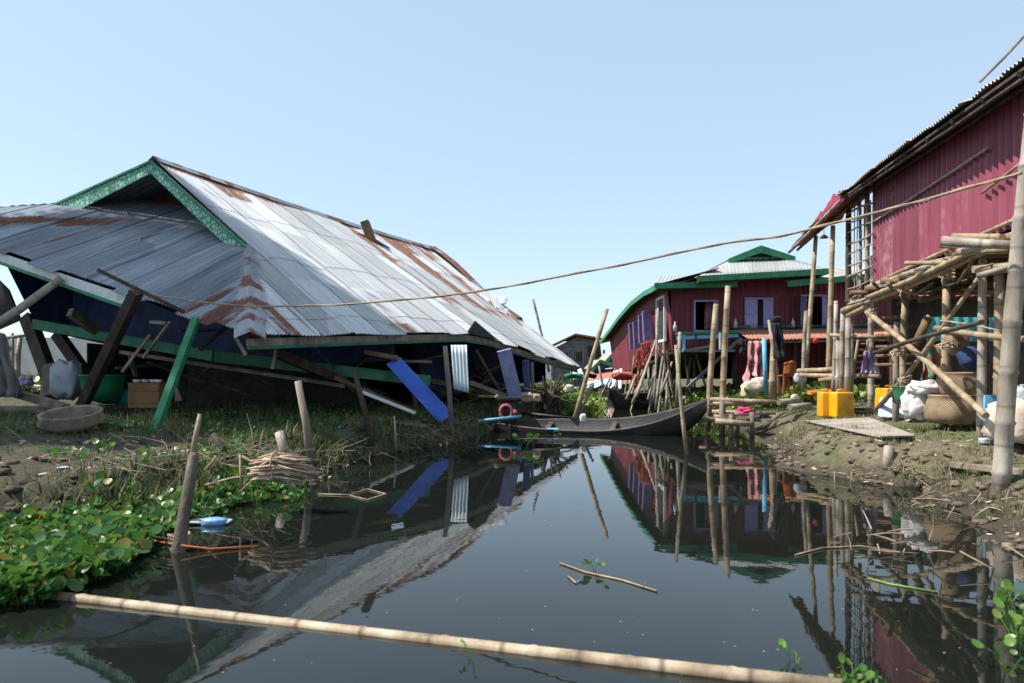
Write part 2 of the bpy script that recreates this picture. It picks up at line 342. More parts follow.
M['boat_edge'] = mk('hull_rim', ((.045, .036, .03), (.12, .095, .075)), 8, rough=.7, bump=.3)
M['boat_in'] = mk('hull_inside', ((.018, .018, .021), (.038, .038, .042)), 6, (.4, 1, 1), .6, .4, 30, spec=.4)
M['yellow'] = mk('yellow_plastic', ((.42, .21, .03), (.70, .34, .006), (.80, .43, .01)), 4, rough=.35, bump=.05, spec=.5)
M['orange'] = mk('orange_plastic', ((.60, .15, .02), (.70, .2, .03)), 4, rough=.4, bump=.05)
M['orange_dark'] = mk('worn_orange_plastic', ((.22, .06, .015), (.32, .10, .025)), 4, rough=.5, bump=.05)
M['green_plastic'] = mk('green_plastic', ((.01, .14, .06), (.015, .20, .09)), 4, rough=.4, bump=.05, spec=.5)
M['teal'] = mk('teal_plastic', ((.01, .16, .16), (.02, .22, .22)), 4, rough=.4, bump=.05)
M['sack'] = mk('white_sack', ((.42, .38, .37), (.60, .58, .58), (.72, .71, .72)), 5, rough=.75, bump=.9, bscale=11)
M['sack_dirty'] = mk('clear_plastic_sack', ((.28, .32, .36), (.45, .49, .53)), 5, rough=.4, bump=.6, bscale=12, spec=.5)
M['sack_beige'] = mk('beige_sack', ((.45, .36, .28), (.62, .52, .42)), 4, rough=.85, bump=.5, bscale=14)
M['pink'] = mk('pink_cloth', ((.15, .014, .03), (.28, .035, .065)), 5, rough=.85, bump=.4, bscale=15)
M['magenta'] = mk('magenta_cloth', ((.38, .025, .09), (.55, .06, .18)), 5, rough=.85, bump=.4)
M['red_cloth'] = mk('red_orange_cloth', ((.30, .06, .04), (.42, .11, .075)), 4, rough=.9, bump=.4)
M['pink_tarp'] = mk('pink_tarp', ((.30, .10, .12), (.48, .22, .23), (.60, .36, .36)), 6, rough=.8, bump=.5, bscale=12)
M['purple'] = mk('purple_cloth', ((.16, .10, .24), (.30, .22, .36), (.55, .50, .58)), 4, rough=.9, bump=.4, lo=.4, hi=.66)
M['black'] = mk('black_cloth', ((.008, .008, .011), (.025, .025, .03)), 5, rough=.85, bump=.4)
M['black_iron'] = mk('black_iron', ((.012, .012, .013), (.04, .037, .035)), 8, rough=.5, bump=.3, metal=.3)
M['pinkred'] = mk('faded_red_enamel', ((.32, .07, .07), (.44, .14, .13)), 8, rough=.5, bump=.1)
M['motley'] = mk('patterned_cloth', ((.02, .05, .35), (.03, .30, .16), (.55, .06, .05), (.03, .25, .30)), 9, rough=.85, bump=.3)
M['white_tarp'] = mk('white_tarp', ((.55, .57, .60), (.72, .74, .76)), 3, rough=.6, bump=.4, bscale=8)
M['straw'] = mk('dry_straw', ((.22, .155, .105), (.38, .29, .21), (.52, .42, .32)), 12, rough=.9, bump=.5, bscale=60)
M['twig'] = mk('dry_twig', ((.12, .09, .06), (.28, .22, .15), (.42, .35, .26)), 3, rough=.9, bump=.3)
M['orange_cord'] = mk('orange_cord', ((.42, .12, .03), (.52, .17, .05)), 6, rough=.8, bump=.1)
M['rope'] = mk('rope_fibre', ((.27, .21, .145), (.38, .31, .22)), 30, rough=.85, bump=.5, bscale=90)
M['reed_green'] = mk('green_reed', ((.14, .26, .05), (.25, .38, .09)), 8, rough=.5, bump=.1)
M['wall_far'] = mk('pale_block_wall', ((.42, .42, .42), (.58, .58, .58)), 2, rough=.85, bump=.3)
M['grey_wood'] = mk('grey_plank_wall', ((.075, .08, .085), (.14, .145, .15), (.20, .20, .20)), 1.6, (1, 1, 4), .9, .4, 8)
def weave(name, c1, c2):
    m, t, b = nt(name); L = t.links.new
    tc = N(t, 'ShaderNodeTexCoord'); sp = N(t, 'ShaderNodeSeparateXYZ'); L(tc.outputs['UV'], sp.inputs[0])
    def sn(sock, k):
        a = N(t, 'ShaderNodeMath', operation='MULTIPLY'); a.inputs[1].default_value = k; L(sock, a.inputs[0]); s_ = N(t, 'ShaderNodeMath', operation='SINE'); L(a.outputs[0], s_.inputs[0]); return s_.outputs[0]
    p = N(t, 'ShaderNodeMath', operation='MULTIPLY'); L(sn(sp.outputs[0], 130), p.inputs[0]); L(sn(sp.outputs[1], 210), p.inputs[1])
    nz = N(t, 'ShaderNodeTexNoise'); nz.inputs['Scale'].default_value = 6; nz.inputs['Detail'].default_value = 6; L(tc.outputs['Object'], nz.inputs['Vector'])
    ad = N(t, 'ShaderNodeMath', operation='MULTIPLY_ADD'); L(p.outputs[0], ad.inputs[0]); ad.inputs[1].default_value = .13; L(nz.outputs[0], ad.inputs[2])
    r = ramp(t, (c1, c2), .3, .7); L(ad.outputs[0], r.inputs[0]); L(r.outputs[0], b.inputs['Base Color'])
    bp = N(t, 'ShaderNodeBump'); bp.inputs['Strength'].default_value = .3; bp.inputs['Distance'].default_value = .01; L(p.outputs[0], bp.inputs['Height']); L(bp.outputs[0], b.inputs['Normal'])
    b.inputs['Roughness'].default_value = .85
    return m
M['basket'] = weave('woven_basket', (.13, .085, .05), (.33, .235, .145))
M['basket_grey'] = weave('woven_basket_grey', (.12, .095, .07), (.32, .26, .20))
def fret(name):      # green barge board with pale fret-cut scrolls
    m, t, b = nt(name); L = t.links.new
    tc = N(t, 'ShaderNodeTexCoord'); w = N(t, 'ShaderNodeTexVoronoi', feature='DISTANCE_TO_EDGE'); w.inputs['Scale'].default_value = 11; L(tc.outputs['Object'], w.inputs['Vector'])
    r = N(t, 'ShaderNodeValToRGB'); e = r.color_ramp.elements; e[0].position = .08; e[0].color = (.02, .25, .13, 1); e[1].position = .17; e[1].color = (.34, .50, .45, 1)
    L(w.outputs['Distance'], r.inputs[0]); L(r.outputs[0], b.inputs['Base Color']); b.inputs['Roughness'].default_value = .6
    return m
M['fret'] = fret('fretwork_paint')
# ground: mud with green growth patches, dry straw colour inland on the right
def ground_mat():
    m, t, b = nt('muddy_ground'); L = t.links.new
    ge = N(t, 'ShaderNodeTexCoord'); v = ge.outputs['Object']
    n1 = N(t, 'ShaderNodeTexNoise'); n1.inputs['Scale'].default_value = 1.1; n1.inputs['Detail'].default_value = 9; n1.inputs['Roughness'].default_value = .68; L(v, n1.inputs['Vector'])
    n2 = N(t, 'ShaderNodeTexNoise'); n2.inputs['Scale'].default_value = 9; n2.inputs['Detail'].default_value = 8; n2.inputs['Roughness'].default_value = .7; L(v, n2.inputs['Vector'])
    at = N(t, 'ShaderNodeAttribute', attribute_name='Soil')
    sp = N(t, 'ShaderNodeSeparateColor'); L(at.outputs['Color'], sp.inputs[0])
    mud = ramp(t, ((.028, .023, .018), (.055, .045, .034), (.085, .07, .052)), .3, .7); L(n2.outputs[0], mud.inputs[0])
    dry = ramp(t, ((.085, .065, .046), (.16, .128, .095), (.245, .20, .155)), .3, .7); L(n2.outputs[0], dry.inputs[0])
    mx = N(t, 'ShaderNodeMix', data_type='RGBA'); L(sp.outputs[0], mx.inputs['Factor']); L(mud.outputs[0], mx.inputs['A']); L(dry.outputs[0], mx.inputs['B'])
    gr = ramp(t, ((.055, .07, .025), (.105, .125, .048)), .35, .65); L(n2.outputs[0], gr.inputs[0])
    mr = N(t, 'ShaderNodeMapRange'); mr.inputs['From Min'].default_value = .42; mr.inputs['From Max'].default_value = .58; L(n1.outputs[0], mr.inputs[0])
    mu = N(t, 'ShaderNodeMath', operation='MULTIPLY'); L(mr.outputs[0], mu.inputs[0]); L(sp.outputs[1], mu.inputs[1])
    mx2 = N(t, 'ShaderNodeMix', data_type='RGBA'); L(mu.outputs[0], mx2.inputs['Factor']); L(mx.outputs['Result'], mx2.inputs['A']); L(gr.outputs[0], mx2.inputs['B'])
    L(mx2.outputs['Result'], b.inputs['Base Color']); b.inputs['Roughness'].default_value = .9; b.inputs['Specular IOR Level'].default_value = .2
    bp = N(t, 'ShaderNodeBump'); bp.inputs['Strength'].default_value = .7; bp.inputs['Distance'].default_value = .05; L(n2.outputs[0], bp.inputs['Height']); L(bp.outputs[0], b.inputs['Normal'])
    return m
M['ground'] = ground_mat()
M['mud_dry'] = mk('dry_mud', ((.075, .058, .042), (.14, .11, .082), (.21, .17, .13)), 9, rough=.9, bump=.6, bscale=30, spec=.2)
M['mud'] = mk('dark_mud', ((.03, .024, .018), (.06, .048, .036), (.095, .078, .06)), 9, rough=.9, bump=.6, bscale=30, spec=.2)
def water_mat():
    m, t, b = nt('murky_water'); L = t.links.new
    b.inputs['Base Color'].default_value = (.0085, .0108, .0088, 1); b.inputs['Roughness'].default_value = .015; b.inputs['IOR'].default_value = 1.333; b.inputs['Specular IOR Level'].default_value = .5
    tc = N(t, 'ShaderNodeTexCoord'); n = N(t, 'ShaderNodeTexNoise'); n.inputs['Scale'].default_value = 3.2; n.inputs['Detail'].default_value = 3; n.inputs['Roughness'].default_value = .5; L(tc.outputs['Object'], n.inputs['Vector'])
    bp = N(t, 'ShaderNodeBump'); bp.inputs['Strength'].default_value = .045; bp.inputs['Distance'].default_value = .02; L(n.outputs[0], bp.inputs['Height']); L(bp.outputs[0], b.inputs['Normal'])
    return m
M['water'] = water_mat()
M['leaf'] = leaf_mat('hyacinth_leaf', .36, .35); M['blade'] = leaf_mat('grass_blade', .6, .3)
# ---------------------------------------------------------------- setting: ground, water
def axis(lo_fine, hi_fine, step, far, grow=1.12):
    a = list(np.arange(lo_fine, hi_fine, step)); s = step
    up = [hi_fine]
    while up[-1] < far: s *= grow; up.append(up[-1]+s)
    return a+up
def make_ground():
    ys = []; y = -25.0
    while y < 1.5: ys.append(y); y += 2 if y < -3 else .3
    y = 1.5
    while y < 3500: ys.append(y); y += (.03+.0085*y if y < 60 else .09*y)
    pos = axis(0, 8, .075, 3500); xs = [-x for x in pos[:0:-1]]+pos
    vs = []; col = []
    for y in ys:
        for x in xs:
            z = gz(x, y); vs.append((x, y, z))
            dl = interp(LSH, y)-x; dr = x-interp(RSH, y)
            n = noise.noise(V((x*.7, y*.7, 2)))
            if dr > dl:
                nearmud = sstep(.5, 0, math.hypot(x-3.9, (y-5.4))/2.2)
                dry = sstep(.05, .5, dr+.3*n)*(1-nearmud)*sstep(.02, .3, z); gr = sstep(.05, .4, dr)*.85
            else:
                dry = .03+.2*max(0, n); gr = sstep(.1, .6, dl)*.75
                if y < 9 and x < -3: gr *= .25
            if y > 22: gr = 1; dry = .5
            if z < .02: dry = 0; gr = 0
            col.append((dry, gr, 0, 1))
    nx, ny = len(xs), len(ys)
    fs = [(i*nx+j, i*nx+j+1, (i+1)*nx+j+1, (i+1)*nx+j) for i in range(ny-1) for j in range(nx-1)]
    me = bpy.data.meshes.new('ground'); me.from_pydata(vs, [], fs)
    ca = me.color_attributes.new('Soil', 'FLOAT_COLOR', 'POINT'); ca.data.foreach_set('color', [c for q in col for c in q])
    me.polygons.foreach_set('use_smooth', [True]*len(fs)); me.materials.append(M['ground'])
    o = bpy.data.objects.new('ground', me); COL.objects.link(o); o['kind'] = 'structure'
make_ground()
mb = MB(); mb.face([(-3500, -30, 0), (3500, -30, 0), (3500, 3500, 0), (-3500, 3500, 0)])
o = build(mb, 'water', M['water'], recenter=False); o['kind'] = 'structure'

# ---------------------------------------------------------------- vegetation (ground cover)
def tinted(name, verts, faces, tint, mat):
    me = bpy.data.meshes.new(name); me.from_pydata(verts, [], faces)
    ca = me.color_attributes.new('Tint', 'FLOAT_COLOR', 'POINT'); ca.data.foreach_set('color', np.asarray(tint, dtype=np.float32).ravel())
    me.polygons.foreach_set('use_smooth', [True]*len(faces)); me.materials.append(mat)
    o = bpy.data.objects.new(name, me); COL.objects.link(o); return o
def leaf_plants(spots, greens, sz=1.0, leaves=(5, 9)):
    vs, fs, tn = [], [], []
    R = random.Random(len(spots))
    for (x, y, z, k) in spots:
        for _ in range(R.randint(*leaves)):
            az = R.uniform(0, 2*PI); lean = R.uniform(.15, .9); h = R.uniform(.07, .2)*k*sz; br = R.choice((R.uniform(.02, .035), R.uniform(.03, .05), R.uniform(.045, .062)))*k*sz
            d = V((math.cos(az), math.sin(az), 0)); s = V((-d.y, d.x, 0))
            base = V((x, y, z))+d*R.uniform(0, .04)*k; tip = base+d*(h*lean)+V((0, 0, h)); mid = lerp(base, tip, .5)+d*(-.1*h)
            c = list(R.choice(greens)); f = R.uniform(.7, 1.3); c = [a*f for a in c]
            w = .006*k*sz; b0 = len(vs)
            for p in (base, mid, tip): vs.extend([tuple(p-s*w), tuple(p+s*w)]); tn.extend([(c[0]*.9, c[1]*.9, c[2]*.8, 1)]*2)
            fs.extend([(b0, b0+1, b0+3, b0+2), (b0+2, b0+3, b0+5, b0+4)])
            # blade
            up = (V((0, 0, 1))*R.uniform(.1, 1)+d*R.uniform(-.9, .9)+s*R.uniform(-.9, .9)).normalized()
            a = (d-up*d.dot(up)).normalized(); bb = up.cross(a)
            b1 = len(vs); ctr = tip+a*br
            vs.append(tuple(ctr-up*br*.22)); tn.append((c[0], c[1], c[2], 1)); n = 9
            for q in range(n):
                an = 2*PI*q/n+PI; ex = br*(1.15 if abs(an-PI) < .1 else 1.05)
                vs.append(tuple(ctr+a*math.cos(an)*ex+bb*math.sin(an)*br*.9+up*br*.1*math.cos(2*an))); tn.append((c[0]*1.05, c[1]*1.05, c[2], 1))
            for q in range(n): fs.append((b1, b1+1+q, b1+1+(q+1) % n))
    return vs, fs, tn
GREENS = [(.065, .16, .028), (.095, .20, .035), (.045, .12, .03), (.14, .23, .04), (.06, .15, .05), (.10, .20, .04), (.06, .16, .04), (.05, .14, .03), (.05, .15, .05), (.07, .17, .03), (.09, .2, .04), (.22, .20, .045)]
def stuff(o): o['kind'] = 'stuff'; return o
def scatter(n, pxr, pyr, keep=lambda x, y, px, py: True, k=(.8, 1.3), water=True):
    out = []; t = 0
    while len(out) < n and t < n*20:
        t += 1; px = random.uniform(*pxr); py = random.uniform(*pyr); p = W(px, py, .0 if water else .35)
        z = gz(p.x, p.y)
        if not water and z < .05: continue
        if not keep(p.x, p.y, px, py): continue
        out.append((p.x, p.y, max(z, -.005), random.uniform(*k)))
    return out
spots = []
# mat of hyacinth in the near left water, thick towards the corner
def dens_left(x, y, px, py):
    edge = interp([(430, 60), (465, 260), (485, 300), (500, 270), (520, 190), (545, 150), (570, 120), (592, 60), (640, -20)], py)
    if px > edge: return False
    dl = interp(LSH, y)-x
    if py < 482 and random.random() > .25: return False
    if gz(x, y) > .08: return random.random() < .007
    if px > 115 and random.random() < .55: return False
    return noise.noise(V((x*1.5, y*1.5, 6))) > -.35 or random.random() < .3
spots += scatter(1750, (-60, 300), (466, 604), dens_left, (.75, 1.35))
spots += scatter(170, (195, 300), (484, 502), lambda x, y, px, py: True, (.55, .8))
v1 = leaf_plants(spots, GREENS, .62)
stuff(tinted('water_hyacinth_mat', *v1, M['leaf']))
rs = scatter(15, (975, 1080), (530, 683), lambda x, y, px, py: px > 1035-(py-520)*.18+random.uniform(-30, 25), (.9, 1.3))
rs += scatter(9, (840, 880), (682, 700), lambda x, y, px, py: True, (.5, .7))
stuff(tinted('waterside_weeds', *leaf_plants(rs, GREENS[:4], .5), M['leaf']))
# far green growth: behind the boat, beside the collapsed house, and under the red house
far = []; far2 = []
for _ in range(1700):
    y = random.uniform(19, 40); x = interp(LSH, y)+random.uniform(-4.5, .25); far.append((x, y, max(gz(x, y), 0), random.uniform(1.4, 2.6)))
for _ in range(900):
    y = random.uniform(16.5, 24); x = random.uniform(4.6, 8.5); 
    if gz(x, y) > -.05: far.append((x, y, max(gz(x, y), 0), random.uniform(1.2, 2.3)))
for _ in range(1500):
    y = random.uniform(23, 32); x = random.uniform(-24, -11); far.append((x, y, gz(x, y), random.uniform(2, 4)))
for _ in range(1500):
    y = random.uniform(21, 42); x = interp(LSH, y)+random.uniform(-.6, .42)*random.random()*(interp(RSH, y)-interp(LSH, y)); far2.append((x, y, max(gz(x, y), 0), random.uniform(.8, 1.5)))
FG = [(.10, .17, .03), (.13, .20, .04), (.07, .13, .03), (.16, .19, .05)]
stuff(tinted('distant_undergrowth', *leaf_plants(far, FG, .8, (4, 6)), M['leaf']))
stuff(tinted('floating_greens', *leaf_plants(far2, [(.20, .28, .05), (.15, .24, .04), (.26, .30, .07)], 1.0, (4, 6)), M['leaf']))
bc = []
for _ in range(1500):
    y = random.uniform(7.5, 15.5); x = interp(LSH, y)-random.uniform(.1, 4.5)
    if gz(x, y) > .12 and noise.noise(V((x*1.1, y*1.1, 31))) > -.15 and not (y < 9.3 and x < -3.4): bc.append((x, y, gz(x, y)-.02, random.uniform(.35, .65)))
stuff(tinted('creeping_greenery', *leaf_plants(bc, [(.05, .12, .03), (.07, .15, .035), (.04, .10, .03)], 1.0, (4, 7)), M['leaf']))
def grass(pts, greens, hmul=1.0, seed=1):
    R = random.Random(seed); vs, fs, tn = [], [], []
    for (x, y, z, k) in pts:
        h = R.uniform(.04, .16)*k*hmul; az = R.uniform(0, 2*PI); d = V((math.cos(az), math.sin(az), 0)); s = V((-d.y, d.x, 0)); w = R.uniform(.003, .007)*k
        b = V((x, y, z-.01)); m_ = b+V((0, 0, h*.6))+d*h*.15; t_ = b+V((0, 0, h))+d*h*R.uniform(.2, .8)
        c = R.choice(greens); f = R.uniform(.7, 1.3); i = len(vs)
        vs.extend([tuple(b-s*w), tuple(b+s*w), tuple(m_+s*w*.7), tuple(m_-s*w*.7), tuple(t_)]); tn.extend([(c[0]*f, c[1]*f, c[2]*f, 1)]*5)
        fs.extend([(i, i+1, i+2, i+3), (i+3, i+2, i+4)])
    return vs, fs, tn
gp = []
def tuft(x, y, n, sp, k):
    for _ in range(n):
        a = x+random.gauss(0, sp); b = y+random.gauss(0, sp); z = gz(a, b)
        if z > .0: gp.append((a, b, z, k*random.uniform(.7, 1.3)))
for _ in range(2600):      # left bank
    y = 5.5+random.random()**1.3*16; dl = abs(random.gauss(.2, 1.4)); x = interp(LSH, y)-dl
    nz = noise.noise(V((x*.8, y*.8, 11)))
    if y < 8.5 and x < -3.2 and random.random() < .8: continue
    if nz > -.22: tuft(x, y, random.randint(5, 11), .09, 1.25 if dl < .8 else .9)
for _ in range(700):
    y = random.uniform(9, 17); x = interp(LSH, y)-random.uniform(1, 8)
    if noise.noise(V((x*.8, y*.8, 11))) > -.1: tuft(x, y, 8, .12, 1.3)
gl = grass(gp, [(.055, .10, .025), (.08, .13, .03), (.04, .075, .02), (.15, .13, .06), (.19, .15, .08)], 1.1)
stuff(tinted('bank_grass', *gl, M['blade']))
gp = []
for _ in range(4200):      # right bank, sparser and shorter
    y = random.uniform(5.5, 17); dr = random.uniform(0.05, 4.5); x = interp(RSH, y)+dr
    if noise.noise(V((x*.9, y*.9, 21))) > -.12: tuft(x, y, random.randint(6, 12), .10, .62)
for _ in range(60):
    y = random.uniform(4.3, 6.5); x = interp(RSH, y)+random.uniform(-.1, .6); tuft(x, y, 4, .05, .9)
gr = grass(gp, [(.09, .13, .035), (.13, .16, .05), (.07, .10, .03), (.24, .20, .11)], 1.0, 2)
stuff(tinted('trampled_grass', *gr, M['blade']))
def clods(n, pick, seed, lo, hi):
    R = random.Random(seed); m = MB()
    for _ in range(n):
        x, y = pick(R); z = gz(x, y)
        if z < -.04: continue
        r = R.uniform(lo, hi); m.blob((x, y, z+r*.2), r*R.uniform(.8, 1.6), r, r*.6, R.randint(0, 999), .5, 2.5, .9, 7, 5)
    return m
stuff(build(clods(420, lambda R: ((lambda y: (interp(LSH, y)-abs(R.gauss(0, 1.1))+.1, y))(R.uniform(5.2, 14))), 4, .015, .06), 'mud_clods', M['mud']))
stuff(build(clods(380, lambda R: ((lambda y: (interp(RSH, y)+abs(R.gauss(0, .6))-.05, y))(R.uniform(4.8, 12))), 5, .010, .045), 'mud_lumps', M['mud_dry']))
def litter(n, pick, seed, mat, name):
    R = random.Random(seed); m = MB()
    for _ in range(n):
        x, y = pick(R); z = max(gz(x, y), 0)+.012; a = R.uniform(0, PI); r = R.uniform(.012, .045)
        d = V((math.cos(a), math.sin(a), R.uniform(-.3, .5)))*r; s = V((-math.sin(a), math.cos(a), R.uniform(-.3, .5)))*r*R.uniform(.3, .9)
        c = V((x, y, z)); m.face([c-d-s, c+d-s*.7, c+d*.8+s, c-d*.9+s*.8])
    stuff(build(m, name, mat))
lpick = lambda R: ((lambda y: (interp(LSH, y)-R.uniform(-.1, 3.2), y))(R.uniform(5.5, 12.5)))
rpick = lambda R: ((lambda y: (interp(RSH, y)+R.uniform(-.05, 3.0), y))(R.uniform(5.2, 13)))
litter(90, lpick, 6, M['sack_dirty'], 'pale_litter'); litter(80, rpick, 7, M['sack_beige'], 'scattered_litter'); litter(260, lpick, 8, M['straw'], 'dry_leaf_litter'); litter(260, rpick, 9, M['straw'], 'straw_litter')
# dry roots and twigs hanging over both banks
def twigs(spots, n, ln, seed, rr=.004):
    R = random.Random(seed); m = MB()
    for (c, spread) in spots:
        for _ in range(n):
            p = V(c)+V((R.gauss(0, spread), R.gauss(0, spread*.6), R.uniform(0, .12)))
            d = V((R.uniform(-1, 1), R.uniform(-1, .6), R.uniform(-.35, .5))).normalized(); l = R.uniform(.4, 1)*ln
            bend = V((R.uniform(-.3, .3), R.uniform(-.3, .3), R.uniform(-.4, .1)))*l
            m.tube([p, p+d*l*.5+bend*.3, p+d*l+bend], [rr, rr*.8, rr*.4], 4, False)
    return m
stuff(build(twigs([(G(905, 472), .16), (G(930, 478), .2), (G(880, 478), .15), (G(945, 505), .2), (G(985, 512), .25), (G(860, 478), .15), (G(915, 480), .15), (W(920, 555), .25)], 16, .28, 3, .006), 'dry_roots', M['twig']))
stuff(build(twigs([(G(225, 462), .22), (G(200, 470), .25), (G(255, 468), .2), (G(160, 455), .3), (G(330, 455), .3), (G(420, 440), .4), (G(462, 425), .4), (G(100, 470), .4)], 30, .5, 5), 'dry_brushwood', M['twig']))
# ================================================================ COLLAPSED HOUSE (near side turned 27 degrees)
C1 = V((-3.75, 10.6, 0)); FQ = V((.46, .887, 0)).normalized(); FS = V((-.887, .46, 0)).normalized()
def H_(q, s, z): return C1+FQ*q+FS*s+V((0, 0, z))
EAVE = [(0, 1.70), (5.9, 2.04), (7.0, 1.98), (12.6, 1.32)]
QE = 12.4
def eave_z(q): return interp(EAVE, q)+.015*math.sin(q*3.1)
def ridge_z(q): return 5.45-.31*(q-2.2)/10.2-.06*math.sin(PI*(q-2.2)/10.2)
def hipeave_z(s): return 1.70+.268*s
def right_top(q): return H_(q, 2.36*q/2.2, lerp(1.70, 3.5, q/2.2)) if q < 2.2 else H_(q, 5, ridge_z(q))
def right_bot(q): return H_(q, 0, eave_z(q))
def hip_top(s):
    if s < 2.36: return H_(2.2*s/2.36, s, lerp(1.70, 3.5, s/2.36))
    if s < 8.2:
        t = (s-2.36)/5.84; z = lerp(3.5, 4.92, t); gzz = lerp(3.5, 5.45, (s-2.36)/2.64) if s < 5 else lerp(5.45, 4.92, (s-5)/3.2)
        e = max(0, min(1.3, (gzz-z)*.75/.5)); return H_(2.2+e, s, z+e*.5)
    t = (s-8.2)/1.8; return H_(lerp(2.2, .1, t), s, lerp(4.92, 4.42, t))
def hip_bot(s): return H_(0, s, hipeave_z(s))
def left_top(q): return H_(q, 5, ridge_z(q)) if q >= 2.2 else H_(q, lerp(10, 8.2, q/2.2), lerp(4.42, 4.92, q/2.2))
def left_bot(q): return H_(q, 10, lerp(4.40, 4.1, q/12.4))
house = thing('collapsed_house', 'collapsed house on the left bank, slumped under a big rusty corrugated tin roof', 'house', H_(6, 5, .4))
nR = (FQ.cross(right_bot(6)-right_top(6))).normalized(); nR = nR if nR.z > 0 else -nR
nH = (FS.cross(hip_bot(5)-H_(2.2, 5, 4.1))).normalized(); nH = nH if nH.z > 0 else -nH
mb = MB(); mb.corr(right_top, right_bot, 0.0, QE, nR, amp=.014, lap=1.9, dent=.035, seed=3, jit=.05, lift=.012)
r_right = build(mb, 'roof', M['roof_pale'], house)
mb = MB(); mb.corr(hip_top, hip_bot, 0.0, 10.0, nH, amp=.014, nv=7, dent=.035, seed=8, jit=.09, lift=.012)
build(mb, 'hip_roof', M['roof_shade_blue'], house)
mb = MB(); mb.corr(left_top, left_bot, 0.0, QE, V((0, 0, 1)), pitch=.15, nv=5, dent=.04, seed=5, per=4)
build(mb, 'rear_roof', M['roof_shade_blue'], house)
# caps: main ridge, front hip, far rake
def cap(line, nrmA, nrmB, w, seed):
    m = MB(); rows = []
    for i, p in enumerate(line):
        j = .012*noise.noise(V((i*1.3, seed, 0))); k = random.uniform(.9, 1.1)
        rows.append([p+nrmA*w*k, p+V((0, 0, .045+j)), p+nrmB*w*k])
    L = [0]
    for a, b in zip(line, line[1:]): L.append(L[-1]+(b-a).length)
    m.quadgrid(rows, lambda i, j: (j*.2, L[i]), False); return m
dR = (right_bot(6)-right_top(6)).normalized(); dL = (left_bot(6)-left_top(6)).normalized(); dH = (hip_bot(5)-H_(2.2, 5, 4.1)).normalized()
ln = [H_(q, 5, ridge_z(q)+.035) for q in np.linspace(2.16, QE, 26)]
build(cap(ln, dR*.17+nR*.01, dL*.17, 1, 2), 'ridge_cap', M['cap_tin'], house, solid=.003)
ln = [lerp(H_(-.04, -.04, 1.73), H_(2.25, 2.42, 3.56), t) for t in np.linspace(0, 1, 9)]
build(cap(ln, (FQ*.75-V((0, 0, .0)))*.3+dR*.12, (FS*.75)*.3+dH*.12, 1, 4), 'hip_cap', M['cap_tin'], house, solid=.003)
ln = [lerp(H_(QE, 5, ridge_z(QE)+.04), H_(QE, 1.9, 2.75), t)+nR*(.03+.05*math.sin(t*7)) for t in np.linspace(0, 1, 9)]
build(cap(ln, -FQ*.4+nR*.01, FQ*.12-V((0, 0, .12)), 1, 6), 'rake_cap', M['roof_rust'], house, solid=.003)
# overhanging gable: barge boards with fretwork, dark gable end
A = H_(2.15, 5, 5.42); GR = H_(2.15, 2.30, 3.46); GL = H_(2.15, 8.25, 4.88)
def barge(p, q, w0, w1, m, name, off=0.0):
    b = MB(); dn0 = V((0, 0, -w0)); dn1 = V((0, 0, -w1)); o_ = -FQ*.03
    pp, qq = p-FQ*off, q-FQ*off
    b.prism([pp, qq, qq+dn1, pp+dn0], [pp+o_, qq+o_, qq+dn1+o_, pp+dn0+o_]); return build(b, name, m, house)
barge(A, GR, .26, .34, M['fret'], 'barge_board'); barge(A+FS*.002, GL, .24, .40, M['fret'], 'barge_board')
for p, q in ((A, GR), (A, GL)):
    d = (q-p)
    m = MB(); m.beam(p+V((0, 0, -.02))-FQ*.05, q+V((0, 0, -.02))-FQ*.05, .03, .045); build(m, 'barge_trim', M['green'], house)
mb = MB(); mb.face([H_(3.2, 2.7, 3.6), H_(3.2, 5, 5.35), H_(3.2, 8.1, 4.85), H_(3.2, 8.1, 4.4)]); build(mb, 'gable_end', mk('dark_maroon_board', ((.05, .015, .015), (.09, .03, .03)), 3, rough=.9), house, solid=.03)
# eave fascia: grey board with green strip below, following the bent eave
for (dz, h, m, n_, o_) in ((-.075, .11, M['wood'], 'fascia', .0), (-.155, .05, M['green_dark'], 'eave_strip', .012)):
    qs = [0, 3, 5.9, 7, 9.8, QE]
    for qa, qb in zip(qs, qs[1:]):
        b = MB(); b.beam(H_(qa, .06-o_, eave_z(qa)+dz), H_(qb-.004, .06-o_, eave_z(qb)+dz), .035, h); build(b, n_, m, house)
for (s0, s1) in ((2.55, 6.2), (6.2, 10)):
    b = MB(); b.beam(H_(.05, s0, hipeave_z(s0)-.10), H_(.05, s1-.004, hipeave_z(s1)-.10), .03, .16); build(b, 'fascia', M['white'], house)
    b = MB(); b.beam(H_(.03, s0, hipeave_z(s0)-.205), H_(.03, s1-.004, hipeave_z(s1)-.205), .05, .05); build(b, 'eave_strip', M['green'], house)
# torn edge of the hip sheets between the posts
for k in range(0):
    s = 1.1+k*.2; b = MB(); p = H_(-.02, s, hipeave_z(s)-.03)
    b.face([p, p+FS*.17, p+FS*.12+V((0, 0, -.10-.08*random.random()))-FQ*.05, p+FS*.02+V((0, 0, -.05-.1*random.random()))-FQ*.03]); build(b, 'torn_edge', M['roof_dark'], house, solid=.004)
